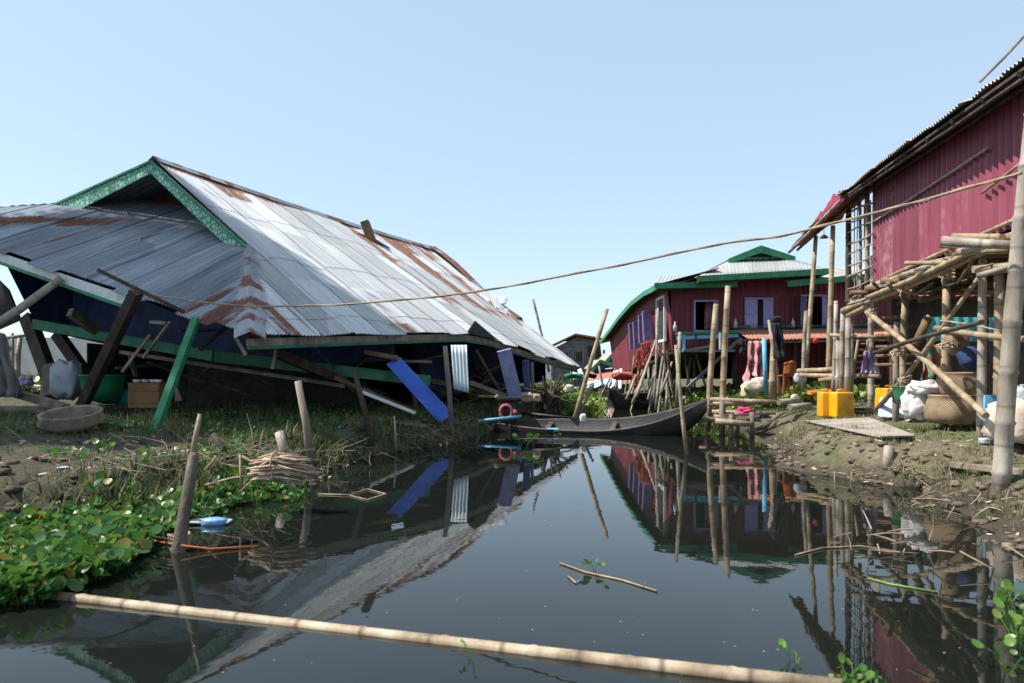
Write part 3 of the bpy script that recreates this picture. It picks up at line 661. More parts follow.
# timber frame under the roof
def part_beam(name, p, q, w, h, m, bevel=.006, **k):
    b = MB(); b.beam(p, q, w, h, **k); return build(b, name, m, house, bevel=bevel)
for s in (3.6, 4.6, 5.6, 6.6, 7.6):
    part_beam('rafter', H_(.1, s, hipeave_z(s)-.08), H_(2.3, s, hipeave_z(s)+1.02), .05, .09, M['wood_dark'], 0)
for q in (1.2, 2.6, 4, 5.4, 6.8, 8.2, 9.6, 11, 12.2):
    a = right_bot(q); t = right_top(q); part_beam('rafter', lerp(a, t, .02)-nR*.09, lerp(a, t, .97)-nR*.09, .05, .09, M['wood_dark'], 0)
# sagging ceiling boards (navy)
def panel(name, pts, m, t=.03): 
    b = MB(); n = (V(pts[1])-V(pts[0])).cross(V(pts[3])-V(pts[0])).normalized(); b.slab(*pts, n*t); return build(b, name, m, house)
panel('ceiling_panel', [H_(1.0, 2.6, 2.15), H_(1.0, 9.0, 4.05), H_(2.9, 9.0, 4.7), H_(2.9, 3.3, 3.25)], M['blue_wall'])
panel('ceiling_panel', [H_(2.4, .7, 2.0), H_(12.2, .7, 1.65), H_(12.2, 4.2, 4.2), H_(2.9, 3.2, 3.4)], M['blue_wall'])
panel('wall_panel', [H_(1.2, 9.05, 4.35), H_(12.3, 9.05, 4.25), H_(12.3, 9.05, .5), H_(2.3, 9.05, 2.15)], M['blue_wall'])
panel('wall_panel', [H_(3.2, 2.9, 3.2), H_(3.2, 8.9, 4.4), H_(2.9, 8.9, 2.1), H_(2.9, 2.0, 1.2)], M['blue_wall'])
panel('wall_panel', [H_(5.2, 1.5, 2.6), H_(3.3, 2.6, 3.0), H_(2.6, 2.3, 1.25), H_(5.2, 1.25, 1.45)], M['blue_wall'])
panel('wall_panel', [H_(6.6, 2.2, 2.8), H_(12.2, 2.2, 2.4), H_(12.0, 2.0, .85), H_(7.0, 1.6, .55)], M['blue_wall'])
panel('wall_panel', [H_(12.25, 1.0, 1.6), H_(12.25, 9, 4.2), H_(12.25, 9, .5), H_(12.25, 1.0, .9)], M['blue_wall'])
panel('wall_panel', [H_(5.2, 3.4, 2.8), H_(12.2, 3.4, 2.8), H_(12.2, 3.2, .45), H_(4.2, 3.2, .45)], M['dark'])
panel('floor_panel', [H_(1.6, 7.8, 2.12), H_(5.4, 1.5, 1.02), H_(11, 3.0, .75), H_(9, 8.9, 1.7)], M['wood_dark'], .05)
panel('dark_backing', [H_(5.5, 9, 1.9), H_(5.5, 2.6, 1.2), H_(5.5, 2.6, .4), H_(5.5, 9, .4)], M['dark'], .05)  # dark panels added to keep the gap below the floor dark
panel('dark_backing', [U(88, 343, 17.4), U(175, 350, 19.4), U(175, 420, 19.2), U(88, 400, 17.3)], M['dark'], .05)
panel('dark_backing', [H_(4.2, 6.5, 1.7), H_(4.6, 1.6, 1.0), H_(4.6, 1.6, .35), H_(4.2, 6.5, .35)], M['dark'], .05)
# green floor beam and the posts that still hold the eave
part_beam('floor_beam', U(34, 324, 14.6), U(214, 356, 13.2), .10, .19, M['green_worn'])
part_beam('floor_beam', U(214.6, 356.3, 13.2), U(430, 381, 13.9), .10, .20, M['green_worn'])
part_beam('floor_beam', U(120, 352, 13.9), U(345, 386, 13.4), .07, .07, M['wood'])
part_beam('post', U(137, 291, 11.2), G(72, 416)+V((0, .05, -.15)), .15, .17, M['wood_dark'], up=V((0, 1, 0)))
part_beam('post', U(196, 319, 11.0), G(150, 431)+V((0, .05, -.1)), .10, .11, M['green'], up=V((0, 1, 0)))
part_beam('post', U(28, 318, 15.6), U(54, 388, 14.6), .24, .24, M['wood_dark'], up=V((0, 1, 0)))
part_beam('post', U(58, 335, 16.5), U(84, 372, 15.8), .22, .22, M['wood_dark'], up=V((0, 1, 0)))
part_beam('post', U(54, 366, 14.5), U(50, 398, 14.2), .26, .26, M['wood'], up=V((0, 1, 0)))
part_beam('post', U(504, 350, 15.8), U(516, 399, 16.2), .30, .05, M['lavender'], up=V((0, 1, 0)))
part_beam('post', U(526, 360, 17), U(528, 405, 17), .16, .08, M['blue_wall'], up=V((0, 1, 0)))
b = MB(); b.tube([U(-20, 336, 12.0), U(20, 309, 12.3), U(62, 278, 12.6)], [.075, .07, .065], 9); build(b, 'brace', M['bamboo_grey'], house)
# hanging battens
for (a, c, w) in (((280, 331, 11.5), (272, 369, 11.4), .035), ((236, 337, 10.8), (246, 355, 10.8), .05), ((150, 335, 11.6), (122, 372, 11.6), .04), ((170, 322, 11.4), (143, 358, 11.6), .04), ((405, 366, 14), (425, 392, 14), .05), ((150, 322, 11.3), (166, 323, 11.3), .05)):
    part_beam('batten', U(*a), U(*c), w, w, M['wood'], 0)
part_beam('beam', U(246, 340, 11.6), U(345, 382, 13.6), .12, .16, M['wood_dark'])
part_beam('beam', U(70, 312, 13.5), U(105, 338, 14.3), .12, .16, M['wood'])
part_beam('beam', U(345, 384, 13.6), U(362, 398, 14), .09, .1, M['wood_dark'])
part_beam('beam', U(333, 377, 13.2), U(416, 412, 13.8), .16, .07, M['wood_brown'])
part_beam('beam', U(362, 392, 13.0), U(415, 413, 13.3), .10, .06, M['white'])
part_beam('beam', U(365, 352, 13.4), U(398, 358, 13.4), .12, .08, M['wood_brown'])
part_beam('beam', U(404, 361, 14.5), U(432, 362, 14.5), .05, .05, M['wood'])
part_beam('beam', U(408, 377, 14.6), U(500, 395, 16.2), .20, .10, M['wood_dark'])
part_beam('beam', U(470, 383, 15.5), U(520, 402, 16.5), .12, .10, M['wood'])
part_beam('beam', U(476, 350, 16.3), U(500, 392, 16.6), .06, .06, M['wood_dark'])
part_beam('beam', U(478, 396, 15.5), U(548, 398, 17.5), .06, .05, M['wood'])
# dark plate painting the shade of a hole, with a timber stub
p = lerp(right_top(8.2), right_bot(8.2), .10)
b = MB(); b.slab(p-FQ*.32+nR*.02, p+FQ*.28+nR*.02, p+FQ*.42+dR*.62+nR*.02, p-FQ*.02+dR*.5+nR*.02, nR*.012); build(b, 'roof_hole_shade', M['dark'], house)
b = MB(); b.beam(p+dR*.35-nR*.05, p-dR*.12-FQ*.10+nR*.34, .32, .22); build(b, 'broken_timber', M['wood_brown'], house, bevel=.01)
# buckled edge above the kink and loose sheets at the far gable end
b = MB(); q0 = 6.5; pk = right_bot(q0)
b.prism([right_bot(6.0)+nR*.01, right_bot(6.5)+V((0, 0, .26))+dR*-.1, right_bot(7.4)+nR*.02], [right_bot(6.0)+nR*.01-FS*.02, right_bot(6.5)+V((0, 0, .26))+dR*-.1-FS*.02, right_bot(7.4)+nR*.02-FS*.02]); build(b, 'torn_edge', M['dark'], house)
def loose(name, a, bb, c, d, mat, amp=.012, pitch=.076):
    m = MB(); n = (V(bb)-V(a)).cross(V(d)-V(a)).normalized(); w = (V(bb)-V(a)).length
    m.corr(lambda u: lerp(V(a), V(bb), u/w), lambda u: lerp(V(d), V(c), u/w), 0, w, n, pitch, amp, 5, 3, 0, .06, seed=len(name)); return build(m, name, mat, house, solid=.003)
loose('loose_sheet', U(470, 293, 22.5), U(508, 297, 23), U(506, 304, 22.6), U(478, 303, 22.2), M['tin_white'], .008, .3)
loose('loose_sheet', U(493, 305, 22), U(509, 309, 22), U(505, 320, 21.5), U(487, 318, 21.5), M['roof_light'], .02, .3)
loose('loose_sheet', U(462, 287, 22), U(494, 300, 21.6), U(497, 309, 21.4), U(466, 294, 21.8), M['roof_pale'])
part_beam('rake_batten', U(512, 316, 21.8), U(527, 333, 21.6), .22, .05, M['roof_grey'], 0)
part_beam('rake_batten', U(452, 279, 23.2), U(478, 296, 22.8), .05, .14, M['blue_wall'], 0)
# dark broken corner far left
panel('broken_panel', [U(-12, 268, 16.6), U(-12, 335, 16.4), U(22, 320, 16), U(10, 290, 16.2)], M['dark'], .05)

R8 = random.Random(77)
for k in range(44):
    q_ = R8.uniform(1.5, 11.5); s_ = R8.uniform(.9, 2.0 if q_ > 4 else 5.5); zt_ = min(eave_z(q_) if q_ > 2 else hipeave_z(s_), 2.3)-.1
    z_ = R8.uniform(.55, zt_); d = V((R8.uniform(-1, 1), R8.uniform(-1, 1), R8.uniform(-.55, .55))).normalized()*R8.uniform(.25, .85)
    c_ = H_(q_, s_, z_)
    part_beam('loose_batten', c_-d, c_+d, R8.uniform(.03, .09), R8.uniform(.03, .06), M[R8.choice(('wood_dark', 'wood', 'wood_brown', 'wood', 'green_dark', 'blue_wall', 'wood_dark'))], 0)
# ---- things lying in and about the collapsed house
b = MB(); d_ = V((0, -.45, .9)).normalized(); b.slab(U(386, 364, 13.3), U(400, 357, 13.5), U(454, 415, 13.4), U(439, 423, 13.2), V((.01, .05, -.02)))
solo(b, 'blue_board', M['blue'], 'bright blue painted board leaning down from the eave to the grassy bank', 'board', bevel=.006)
b = MB(); a = [U(451, 345, 14.6), U(467, 345, 14.7), U(469, 393, 14.4), U(454, 389, 14.3)]
w = .33; b.corr(lambda u: lerp(a[0], a[1], u/w), lambda u: lerp(a[3], a[2], u/w), 0, w, V((0, -1, 0)), .075, .012, 6, 3, 0, .02)
solo(b, 'tin_sheet', M['tin_white'], 'whitish corrugated sheet hanging upright below the bent eave', 'tin sheet', solid=.003)
def basket(name, c, R, h, label, mat, thick=.02, bulge=1.1):
    m = MB(); m.lathe(c, [(.01, .02), (R*.8, .015), (R*bulge, h*.45), (R, h*.93), (R*1.04, h), (R*.97, h), (R*.94, h*.9), (R*bulge*.95, h*.45), (R*.75, .04), (.01, .04)], 30, 1)
    return solo(m, name, mat, label, 'basket')
g = G(56, 434); bk_ = basket('woven_basket', g+V((0, .34, 0)), .345, .21, 'wide shallow woven basket on the mud at the foot of the brown post', M['basket_grey']); bk_.rotation_euler.x = .22; bk_.location.z += .04
b = MB(); g = G(12, 414); b.blob(g+V((-.2, .3, .02)), .75, .35, .10, 4, .3); solo(b, 'crumpled_sheet', M['wood'], 'crumpled grey sheet lying left of the shallow woven basket', 'sheet')
b = MB(); g = G(8, 397); b.cloth(U(-6, 330, 12.5), U(6, 335, 12.5), U(-14, 398, 12.2), U(24, 396, 12), .12, 3, 2); solo(b, 'grey_cloth', mk('faded_cloth', ((.10, .09, .085), (.17, .155, .15)), 4, rough=.9), 'grey cloth hanging to the ground beneath the round leaning pole', 'cloth', solid=.01)
g = G(68, 396); b = MB(); b.blob(U(67, 380, 13.5), .24, .2, .34, 3, .25, 3); solo(b, 'plastic_sack', M['sack_dirty'], 'clear bulging plastic sack beside a short stump under the collapsed floor', 'sack')
def tub(name, c, R, h, label, mat):
    m = MB(); m.lathe(c, [(.01, .01), (R*.75, 0), (R*.95, h*.5), (R, h*.96), (R*1.06, h), (R*1.06, h*.95), (R*.98, h*.93), (R*.92, h*.5), (R*.7, .03), (.01, .03)], 28); return solo(m, name, mat, label, 'tub')
tub('plastic_tub', U(103, 401, 13.2), .36, .47, 'large round green plastic tub behind the brown leaning post', M['green_plastic'])
b = MB(); c = U(129, 404, 13.4); b.box((c.x, c.y, c.z+.13), .26, .2, .26); solo(b, 'teal_crate', M['teal'], 'small teal plastic bin between the green tub and the wooden crate', 'bin', bevel=.03)
cr = thing('wooden_crate', 'orange brown wooden crate with dishes on it behind the green post', 'crate', U(150, 407, 12.6))
c = V(cr.location)
crate_mat = mk('crate_wood', ((.16, .085, .035), (.27, .15, .07)), 4, (1, 1, .4), .8, .3)
for dy in (-.21, .21): b = MB(); b.box((c.x, c.y+dy, c.z+.2), .52, .02, .40); build(b, 'side_panel', crate_mat, cr)
for dx in (-.25, .25): b = MB(); b.box((c.x+dx, c.y, c.z+.2), .02, .398, .40); build(b, 'end_panel', crate_mat, cr)
for k in range(2): b = MB(); b.box((c.x, c.y-.225, c.z+.1+k*.2), .5, .012, .05); build(b, 'cleat', crate_mat, cr)
b = MB(); b.box((c.x, c.y, c.z+.407), .54, .44, .02); build(b, 'lid', crate_mat, cr)
for k in range(5):
    b = MB(); q = c+V((-.2+.1*k, random.uniform(-.12, .1), .418)); b.lathe(q, [(.01, .0), (.04, 0), (.065+.01*k % .02, .05), (.055, .048), (.01, .01)], 14)
    solo(b, 'metal_bowl', M['white'], 'small pale bowl on the wooden crate behind the green post', 'bowl', 'bowls on the wooden crate')
b = MB(); b.beam(U(98, 270, 10.5), U(184, 312, 10.4), .045, .05); solo(b, 'stick', M['wood_dark'], 'dark thin stick lying slantwise over the hip eave above the brown post', 'stick')
b = MB(); b.beam(U(12, 392, 12.5), U(66, 408, 12), .14, .12); solo(b, 'fallen_beam', M['wood'], 'grey beam lying on the ground under the left end of the collapsed house', 'beam')
b = MB(); b.cloth(U(24, 379, 15.5), U(33, 379, 15.5), U(24, 386, 15.3), U(33, 386, 15.3), .05, 2); solo(b, 'purple_bag', M['purple'], 'small purple bag in the sunny gap under the left eave', 'bag', solid=.1)
b = MB(); b.blob(U(12, 381, 15.5), .12, .1, .07, 7); solo(b, 'blue_bag', M['blue'], 'small blue bag left of the purple bag under the eave', 'bag')
b = MB(); b.beam(U(395, 423, 12.2), U(423, 427, 12.2)+V((0, .3, 0)), .05, .03); 
solo(b, 'plank', M['wood'], 'short pale plank in the grass left of the blue board', 'plank')
b = MB(); b.beam(G(335, 420), G(360, 426)+V((0, 0, .03)), .035, .03); solo(b, 'batten', M['straw'], 'thin straw coloured batten lying on the grass between two dark stakes', 'batten')
for (t_, bs, r, mt, lab) in (((298, 381), (313, 466), .045, 'wood', 'grey square stake leaning left on the bank below the green floor beam'),
                             ((354, 370), (375, 452), .042, 'wood_dark', 'dark stake leaning left at the water edge in front of the collapsed house'),
                             ((445, 346), (453, 440), .045, 'wood', 'tall grey stake standing just right of the blue board'),
                             ((279, 432), (287, 464), .055, 'bamboo_grey', 'short thick stump of a stake behind the straw bundle'),
                             ((394, 416), (396, 452), .016, 'bamboo_grey', 'thin short stick upright in the bank left of the blue board foot'),
                             ((213, 434), (233, 466), .03, 'wood_dark', 'dark stick leaning left in the brushwood beside the straw bundle'),
                             ((532, 362), (533, 418), .045, 'wood', 'slim grey stake under the right end of the sagging roof')):
    g = G(*bs); b = MB(); b.tube([g+V((0, 0, -.2)), lerp(g, U(*t_, g.y+.05), .5)+V((.008, 0, 0)), U(*t_, g.y+.05)], [r*1.05, r, r*.9], 7); solo(b, 'stake', M[mt], lab, 'stake', 'stakes on the left bank')
# near stake with a rope tied round it
st = thing('mooring_stake', 'dark tapering stake in the water before the hyacinths with rope knotted round it', 'stake', W(178, 552))
g = W(178, 552); b = MB(); b.tube([g+V((-.01, 0, -.5)), g, lerp(g, U(194, 455, 5.2), .98), U(195, 452, 5.2)], [.048, .046, .036, .026], 9); build(b, 'shaft', M['wood_wet'], st)
b = MB(); b.tube([U(192, 470, 5.19), U(195, 440, 5.2), U(200, 414, 5.22)], [.03, .02, .014], 7); build(b, 'split_tip', M['bamboo'], st)
b = MB(); cc = U(179, 538, 5.05)
for k in range(3): b.tube([cc+V((.068*math.cos(a), .068*math.sin(a), .02*k-.02+.01*math.sin(a*2))) for a in np.linspace(0, 2*PI, 14)], .009, 5, False)
b.tube([cc+V((.06, -.03, 0)), cc+V((.10, -.06, -.03)), cc+V((.04, -.07, -.09)), cc+V((.0, -.07, -.13))], .009, 5); b.tube([cc+V((-.06, -.03, .0)), cc+V((-.2, -.05, .03)), cc+V((-.32, -.02, .02))], .007, 5)
build(b, 'rope_knot', M['rope'], st)
b = MB(); b.tube([W(108, 534, .06), W(150, 540, .05), W(178, 545, .05), W(210, 549, .015), W(258, 546, .008)], .008, 5); solo(b, 'cord', M['orange_cord'], 'orange cord stretched over the water past the mooring stake', 'cord')
b = MB(); g = G(285, 478)
for k in range(95):
    a = random.uniform(0, 2*PI); r = random.uniform(.01, .10); o_ = V((0, math.cos(a)*r, math.sin(a)*r+.08)); p0 = U(261, 474, 6.35)+o_*.8+V((0, 0, -.03)); p0 += V((random.uniform(-.10, .05), random.uniform(-.03, .03), random.uniform(-.03, .03))); p1 = U(303, 483, 6.3)+o_*random.uniform(.7, 1.5)+V((random.uniform(-.14, .08), 0, random.uniform(-.03, .04)))+V((random.uniform(-.04, .06), 0, 0)); b.tube([p0, lerp(p0, p1, .5)+V((0, 0, .03)), p1], [.008, .012, .006], 5)
sb = thing('straw_bundle', 'tied bundle of dry straw stalks lying at the water edge behind the small hyacinths', 'bundle', G(285, 478)); build(b, 'stalks', M['straw'], sb)
b = MB(); cc = lerp(U(261, 474, 6.35), U(303, 483, 6.3), .35)+V((0, 0, .09)); b.tube([cc+V((.01*math.sin(2*a), .125*math.cos(a), .125*math.sin(a))) for a in np.linspace(0, 2*PI, 16)], .009, 5, False); build(b, 'tie', M['rope'], sb)
for (pts, lab) in (([(205, 485), (232, 478), (265, 474)], 'pale bent stick reaching from the brushwood to the straw bundle'), ([(240, 492), (255, 478), (282, 462)], 'pale stick crossing in front of the straw bundle end'), ([(240, 455), (241, 478), (240, 493)], 'short pale stick standing beside the straw bundle'), ([(205, 470), (213, 461), (216, 456)], 'short curled stick in the brushwood behind the mooring stake'), ([(242, 456), (253, 463), (262, 474)], 'thin bent stick at the head of the straw bundle')):
    b = MB(); b.tube([U(x, y, 6.55+(.02*i)) for i, (x, y) in enumerate(pts)], .011, 6); solo(b, 'dry_stick', M['straw'], lab, 'stick')
b = MB(); c = W(214, 522, .02); b.blob(c, .10, .055, .035, 5, .15); solo(b, 'plastic_bottle', mk('clear_blue_plastic', ((.10, .28, .55), (.25, .42, .65)), 6, rough=.25, spec=.6), 'blue crushed plastic bottle floating by the mooring stake', 'bottle')
b = MB(); c = W(205, 524, .0); b.slab(c+V((-.14, -.05, .01)), c+V((.2, -.05, .01)), c+V((.2, .06, .015)), c+V((-.12, .06, .02)), V((0, 0, .015))); solo(b, 'foam_scrap', M['sack_dirty'], 'flat grey scrap floating beneath the blue bottle', 'scrap', bevel=.006)
b = MB(); c = W(92, 574, .01); b.blob(c, .065, .03, .012, 2, .2); solo(b, 'dead_leaf', mk('dead_leaf', ((.35, .18, .10), (.45, .27, .17)), 8, rough=.7), 'curled pinkish brown leaf floating at the lower edge of the hyacinths', 'leaf')
# diamond shaped bent reed and others afloat
def reed(pts, lab, r=.008, m='bamboo', h=.006):
    b = MB(); b.tube([W(x, y, h) for x, y in pts], r, 5); return solo(b, 'floating_reed', M[m], lab, 'reed')
reed([(318, 494), (350, 495), (367, 489), (386, 494), (367, 500), (350, 495.5)], 'reed bent into a diamond on the dark water')
reed([(560, 563), (585, 572), (622, 580), (657, 591)], 'long straight reed floating in mid channel by a tiny green plant', .006)
reed([(568, 576), (576, 583), (581, 580)], 'short broken reed under the long floating reed', .005)
reed([(795, 555), (822, 548), (860, 546), (900, 552)], 'thin curved reed floating before the right bank roots', .006)
reed([(868, 578), (890, 584), (938, 592)], 'bright green reed blade floating among reflections of the right poles', .005, 'reed_green')
pl = [(p.x, p.y, 0, k) for p, k in ((W(594, 571), .5), (W(597, 573), .45), (W(790, 662), .35), (W(797, 664), .3), (W(472, 660), .3), (W(520, 446), .9), (W(526, 448), .9), (W(552, 441), .9))]
stuff(tinted('floating_plants', *leaf_plants(pl, [(.12, .28, .04), (.16, .34, .06)], 1.0, (3, 5)), M['leaf']))
R_ = random.Random(5); m = MB()
for _ in range(420):
    px, py = R_.uniform(60, 960), 445+238*R_.random()
    p = W(px, py, .002)
    if _ > 60: yy = R_.uniform(4, 13); p = V(((interp(LSH, yy)+.08+abs(R_.gauss(0, .35))) if _ % 2 else (interp(RSH, yy)-.08-abs(R_.gauss(0, .3))), yy, .002))
    if gz(p.x, p.y) < -.03: a = R_.uniform(0, PI); d = V((math.cos(a), math.sin(a), 0))*R_.uniform(.002, .006); s = V((-d.y, d.x, 0))*.5; m.face([p-d-s, p+d-s, p+d+s, p-d+s])
stuff(build(m, 'floating_specks', M['straw']))
# floating bamboo pole in front
b = MB(); p, q = W(22, 592, .012), W(812, 684, .012); b.bamboo(q+(q-p)*.03, p, .033, .40, .006, 12, .82); solo(b, 'floating_bamboo_pole', M['bamboo_wet'], 'long wet bamboo pole floating across the near water', 'pole')
b = MB(); b.tube([W(18, 588, .05), W(24, 582, .10), W(40, 580, .09), W(52, 583, .06), W(60, 588, .03)], .014, 6); solo(b, 'curled_reed', M['straw'], 'grey curled stem at the left tip of the floating bamboo pole', 'stem')
# rope across the channel
def catmull(P, n=8):
    out = []
    for i in range(len(P)-1):
        a, b_, c, d = P[max(i-1, 0)], P[i], P[i+1], P[min(i+2, len(P)-1)]
        for k in range(n):
            t = k/n; out.append(.5*((2*b_)+(c-a)*t+(2*a-5*b_+4*c-d)*t*t+(3*b_-a-3*c+d)*t**3))
    return out+[P[-1]]
rp = [(130, 289, 10.6), (160, 296, 10.4), (200, 302, 10.2), (250, 306, 9.95), (320, 305.5, 9.6), (400, 300, 9.2), (480, 291, 8.8), (560, 276.5, 8.4), (640, 261, 8.0), (720, 244, 7.6), (780, 236, 7.3), (850, 219, 6.9), (913, 203, 6.6), (970, 187, 6.2), (1022, 173, 5.9)]
rp = catmull([U(*q) for q in rp], 5)
b = MB(); b.tube(rp, .012, 7)
b.tube([p+V((0, .0, .0))+V((0, .011*math.cos(i*1.1), .011*math.sin(i*1.1))) for i, p in enumerate(rp)], .008, 6); solo(b, 'rope', M['rope'], 'tan twisted rope slung across the channel from the brown post to the big right pole', 'rope')
# ================================================================ RED TIN HOUSE ON THE RIGHT
RW = V((6.05, 12.5, 0)); RD = V((.173, 1, 0)).normalized(); RN = V((RD.y, -RD.x, 0))      # RD runs away from the eye, RN into the house
def R_at(px, off=0.0):             # distance along the wall line (shifted by off) seen at column px
    k = (px-CX)/F; b0 = RW+RN*off; t = (k*b0.y-b0.x)/(RD.x-k*RD.y); return t
def Rp(t, off, z): return RW+RD*t+RN*off+V((0, 0, z))
def Rpx(px, py, off):              # point of the plane parallel to the wall seen at a pixel
    t = R_at(px, off); p = RW+RD*t+RN*off; return V((p.x, p.y, EYE-(py-HY)/F*p.y))
red = thing('stilt_house', 'pinkish red corrugated tin house on bamboo stilts at the right bank', 'house', Rp(-2, 2, .5))
OV = -.42
e0 = Rpx(1022, 60, OV); e1 = Rpx(838, 196, OV)
tE0 = -8.5; tE1 = R_at(838, OV)
def eavez(t): return lerp(e1.z, e0.z, (t-tE1)/(R_at(1022, OV)-tE1))
tW0, tW1 = -7.6, R_at(873)
WB = 2.70
PITCH = math.tan(math.radians(24))
mb = MB(); w = tW1-tW0
mb.corr(lambda u: Rp(tW0+u, 0, eavez(tW0+u)+.42*PITCH-.04), lambda u: Rp(tW0+u, 0, WB), 0, w, -RN, .155, .022, 7, .93, 0, .012, 4, 8, .004)
build(mb, 'wall', M['wall_red'], red)
mb = MB(); mb.slab(Rp(tW1, .02, WB), Rp(tW1, 4.6, WB), Rp(tW1, 4.6, 4.4), Rp(tW1, .02, 4.1), RD*.03); build(mb, 'end_wall', M['wall_maroon'], red)
mb = MB(); mb.slab(Rp(tW0, .02, WB), Rp(tW0, 4.6, WB), Rp(tW0, 4.6, 4.4), Rp(tW0, .02, 4.1), -RD*.03); build(mb, 'end_wall', M['wall_maroon'], red)
mb = MB(); mb.slab(Rp(tW0, 4.6, WB), Rp(tW1, 4.6, WB), Rp(tW1, 4.6, 4.4), Rp(tW0, 4.6, 4.4), RN*.03); build(mb, 'rear_wall', M['wall_maroon'], red)
mb = MB(); nr = (RN*-PITCH+V((0, 0, 1))).normalized(); w = tE1+.0-tE0
mb.corr(lambda u: Rp(tE0+u, 2.3, eavez(tE0+u)+2.72*PITCH), lambda u: Rp(tE0+u, OV, eavez(tE0+u)), 0, w, nr, .076, .013, 6, .76, .09, .05, 6); build(mb, 'roof', M['roof_grey'], red)
mb = MB(); nr2 = (RN*PITCH+V((0, 0, 1))).normalized()
mb.corr(lambda u: Rp(tE0+u, 2.3, eavez(tE0+u)+2.72*PITCH), lambda u: Rp(tE0+u, 5.3, eavez(tE0+u)-.1), 0, w, nr2, .15, .012, 4, .76, .05, .03, 9, 4); build(mb, 'rear_roof', M['roof_grey'], red)
# dark underside: purlins and rafters beneath the sheets
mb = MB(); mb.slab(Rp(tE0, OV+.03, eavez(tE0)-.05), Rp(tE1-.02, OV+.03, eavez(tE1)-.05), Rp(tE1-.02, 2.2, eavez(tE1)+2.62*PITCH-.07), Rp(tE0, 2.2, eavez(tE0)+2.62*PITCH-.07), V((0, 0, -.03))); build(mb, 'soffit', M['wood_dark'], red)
def rb(name, p, q, r, mat='bamboo', **k):
    b = MB(); b.bamboo(p, q, r, **k); return build(b, name, M[mat], red)
rb('purlin', Rp(tE0, OV+.06, eavez(tE0)-.13), Rp(tE1, OV+.06, eavez(tE1)-.10), .022, 'wood_dark', bend=.002)
rb('purlin', Rp(tE0, OV+.34, eavez(tE0)-.02), Rp(tE1, OV+.34, eavez(tE1)-.02), .03, 'wood_dark', bend=.002)
for k in range(13):
    t = tE0+.4+k*.75
    if t < tE1: rb('rafter', Rp(t, OV+.02, eavez(t)-.09), Rp(t, .3, eavez(t)+.9*PITCH-.12), .03, 'wood_dark', bend=0)
rb('rail', Rpx(872, 176, -.05), Rpx(1040, 77, -.05), .022, 'bamboo_grey', bend=.001)
rb('rail', Rpx(873, 222, -.06), Rpx(989, 147, -.06), .018, 'bamboo_grey', bend=.003)
rb('rail', Rpx(982, 193, -.06), Rpx(1035, 152, -.06), .016, 'bamboo', bend=.003)
rb('rail', Rpx(876, 283, -.05), Rpx(1030, 213, -.05), .026, 'bamboo', bend=.002)
# open lattice bay at the far corner
tL = R_at(849)
for i, px in enumerate((850, 861, 869)):
    t = R_at(px); rb('lattice_post', Rp(t, -.02, 2.15 if i < 2 else 2.6), Rp(t, -.02, eavez(t)+.15), (.055, .03, .04)[i], ('wood_dark', 'bamboo_grey', 'bamboo')[i], bend=.004)
for k, py in enumerate((207, 216, 226, 237, 248, 259, 270, 282, 294, 304)):
    rb('lattice_bar', Rpx(848, py+7, -.06), Rpx(873, py-4, -.06), .014 if k % 3 else .02, 'bamboo_grey', bend=.02)
for px in (855, 858, 865): rb('lattice_bar', Rpx(px, 310, -.045), Rpx(px, 196, -.045), .010, 'bamboo_grey', bend=.01)
mb = MB(); mb.cloth(Rpx(864, 205, .25), Rpx(871, 200, .25), Rpx(864, 248, .25), Rpx(871, 243, .25), .02, 2, 1); build(mb, 'window_cloth', M['blue_wall'], red, solid=.01)
mb = MB(); mb.slab(Rp(R_at(850), .35, 2.55), Rp(R_at(858), .35, 2.5), Rp(R_at(858), .35, 3.45), Rp(R_at(850), .35, 3.3), RN*.02); build(mb, 'window_cloth', M['white_tarp'], red)
# floor: bamboo poles along the wall and joists below
fl = Rpx(868, 296, -.35); fr = Rpx(975, 247, -.35)
rb('floor_pole', fl+V((0, 0, -.02)), fr+V((0, 0, 0))-RD*.6, .038, 'bamboo', bend=.006)
rb('floor_pole', Rpx(866, 303, -.30), Rpx(972, 256, -.30)-RD*.4, .032, 'bamboo', bend=.006)
rb('floor_pole', Rpx(900, 285, -.20), Rpx(985, 246, -.2), .026, 'bamboo_grey', bend=.01)
rb('floor_pole', Rp(tW0, -.05, WB-.08), Rp(tW1+.1, -.05, WB-.08), .05, 'bamboo_grey', bend=.003)
mb = MB(); mb.slab(Rp(tW0, .02, WB-.03), Rp(tW1, .02, WB-.03), Rp(tW1, 4.6, WB-.03), Rp(tW0, 4.6, WB-.03), V((0, 0, -.04))); build(mb, 'floor', M['wood_dark'], red)
for k in range(15):
    t = tW0+.3+k*.52
    if t < tW1+.3: rb('joist', Rp(t, -.12-.22*random.random(), WB-.17+.02*random.random()), Rp(t, 4.2, WB-.2), .04, 'wood_brown', bend=.004)
for off in (.8, 1.8, 2.9, 4.1): rb('bearer', Rp(tW0, off, WB-.30), Rp(tW1+.2, off, WB-.30), .055, 'wood_brown', bend=.004)
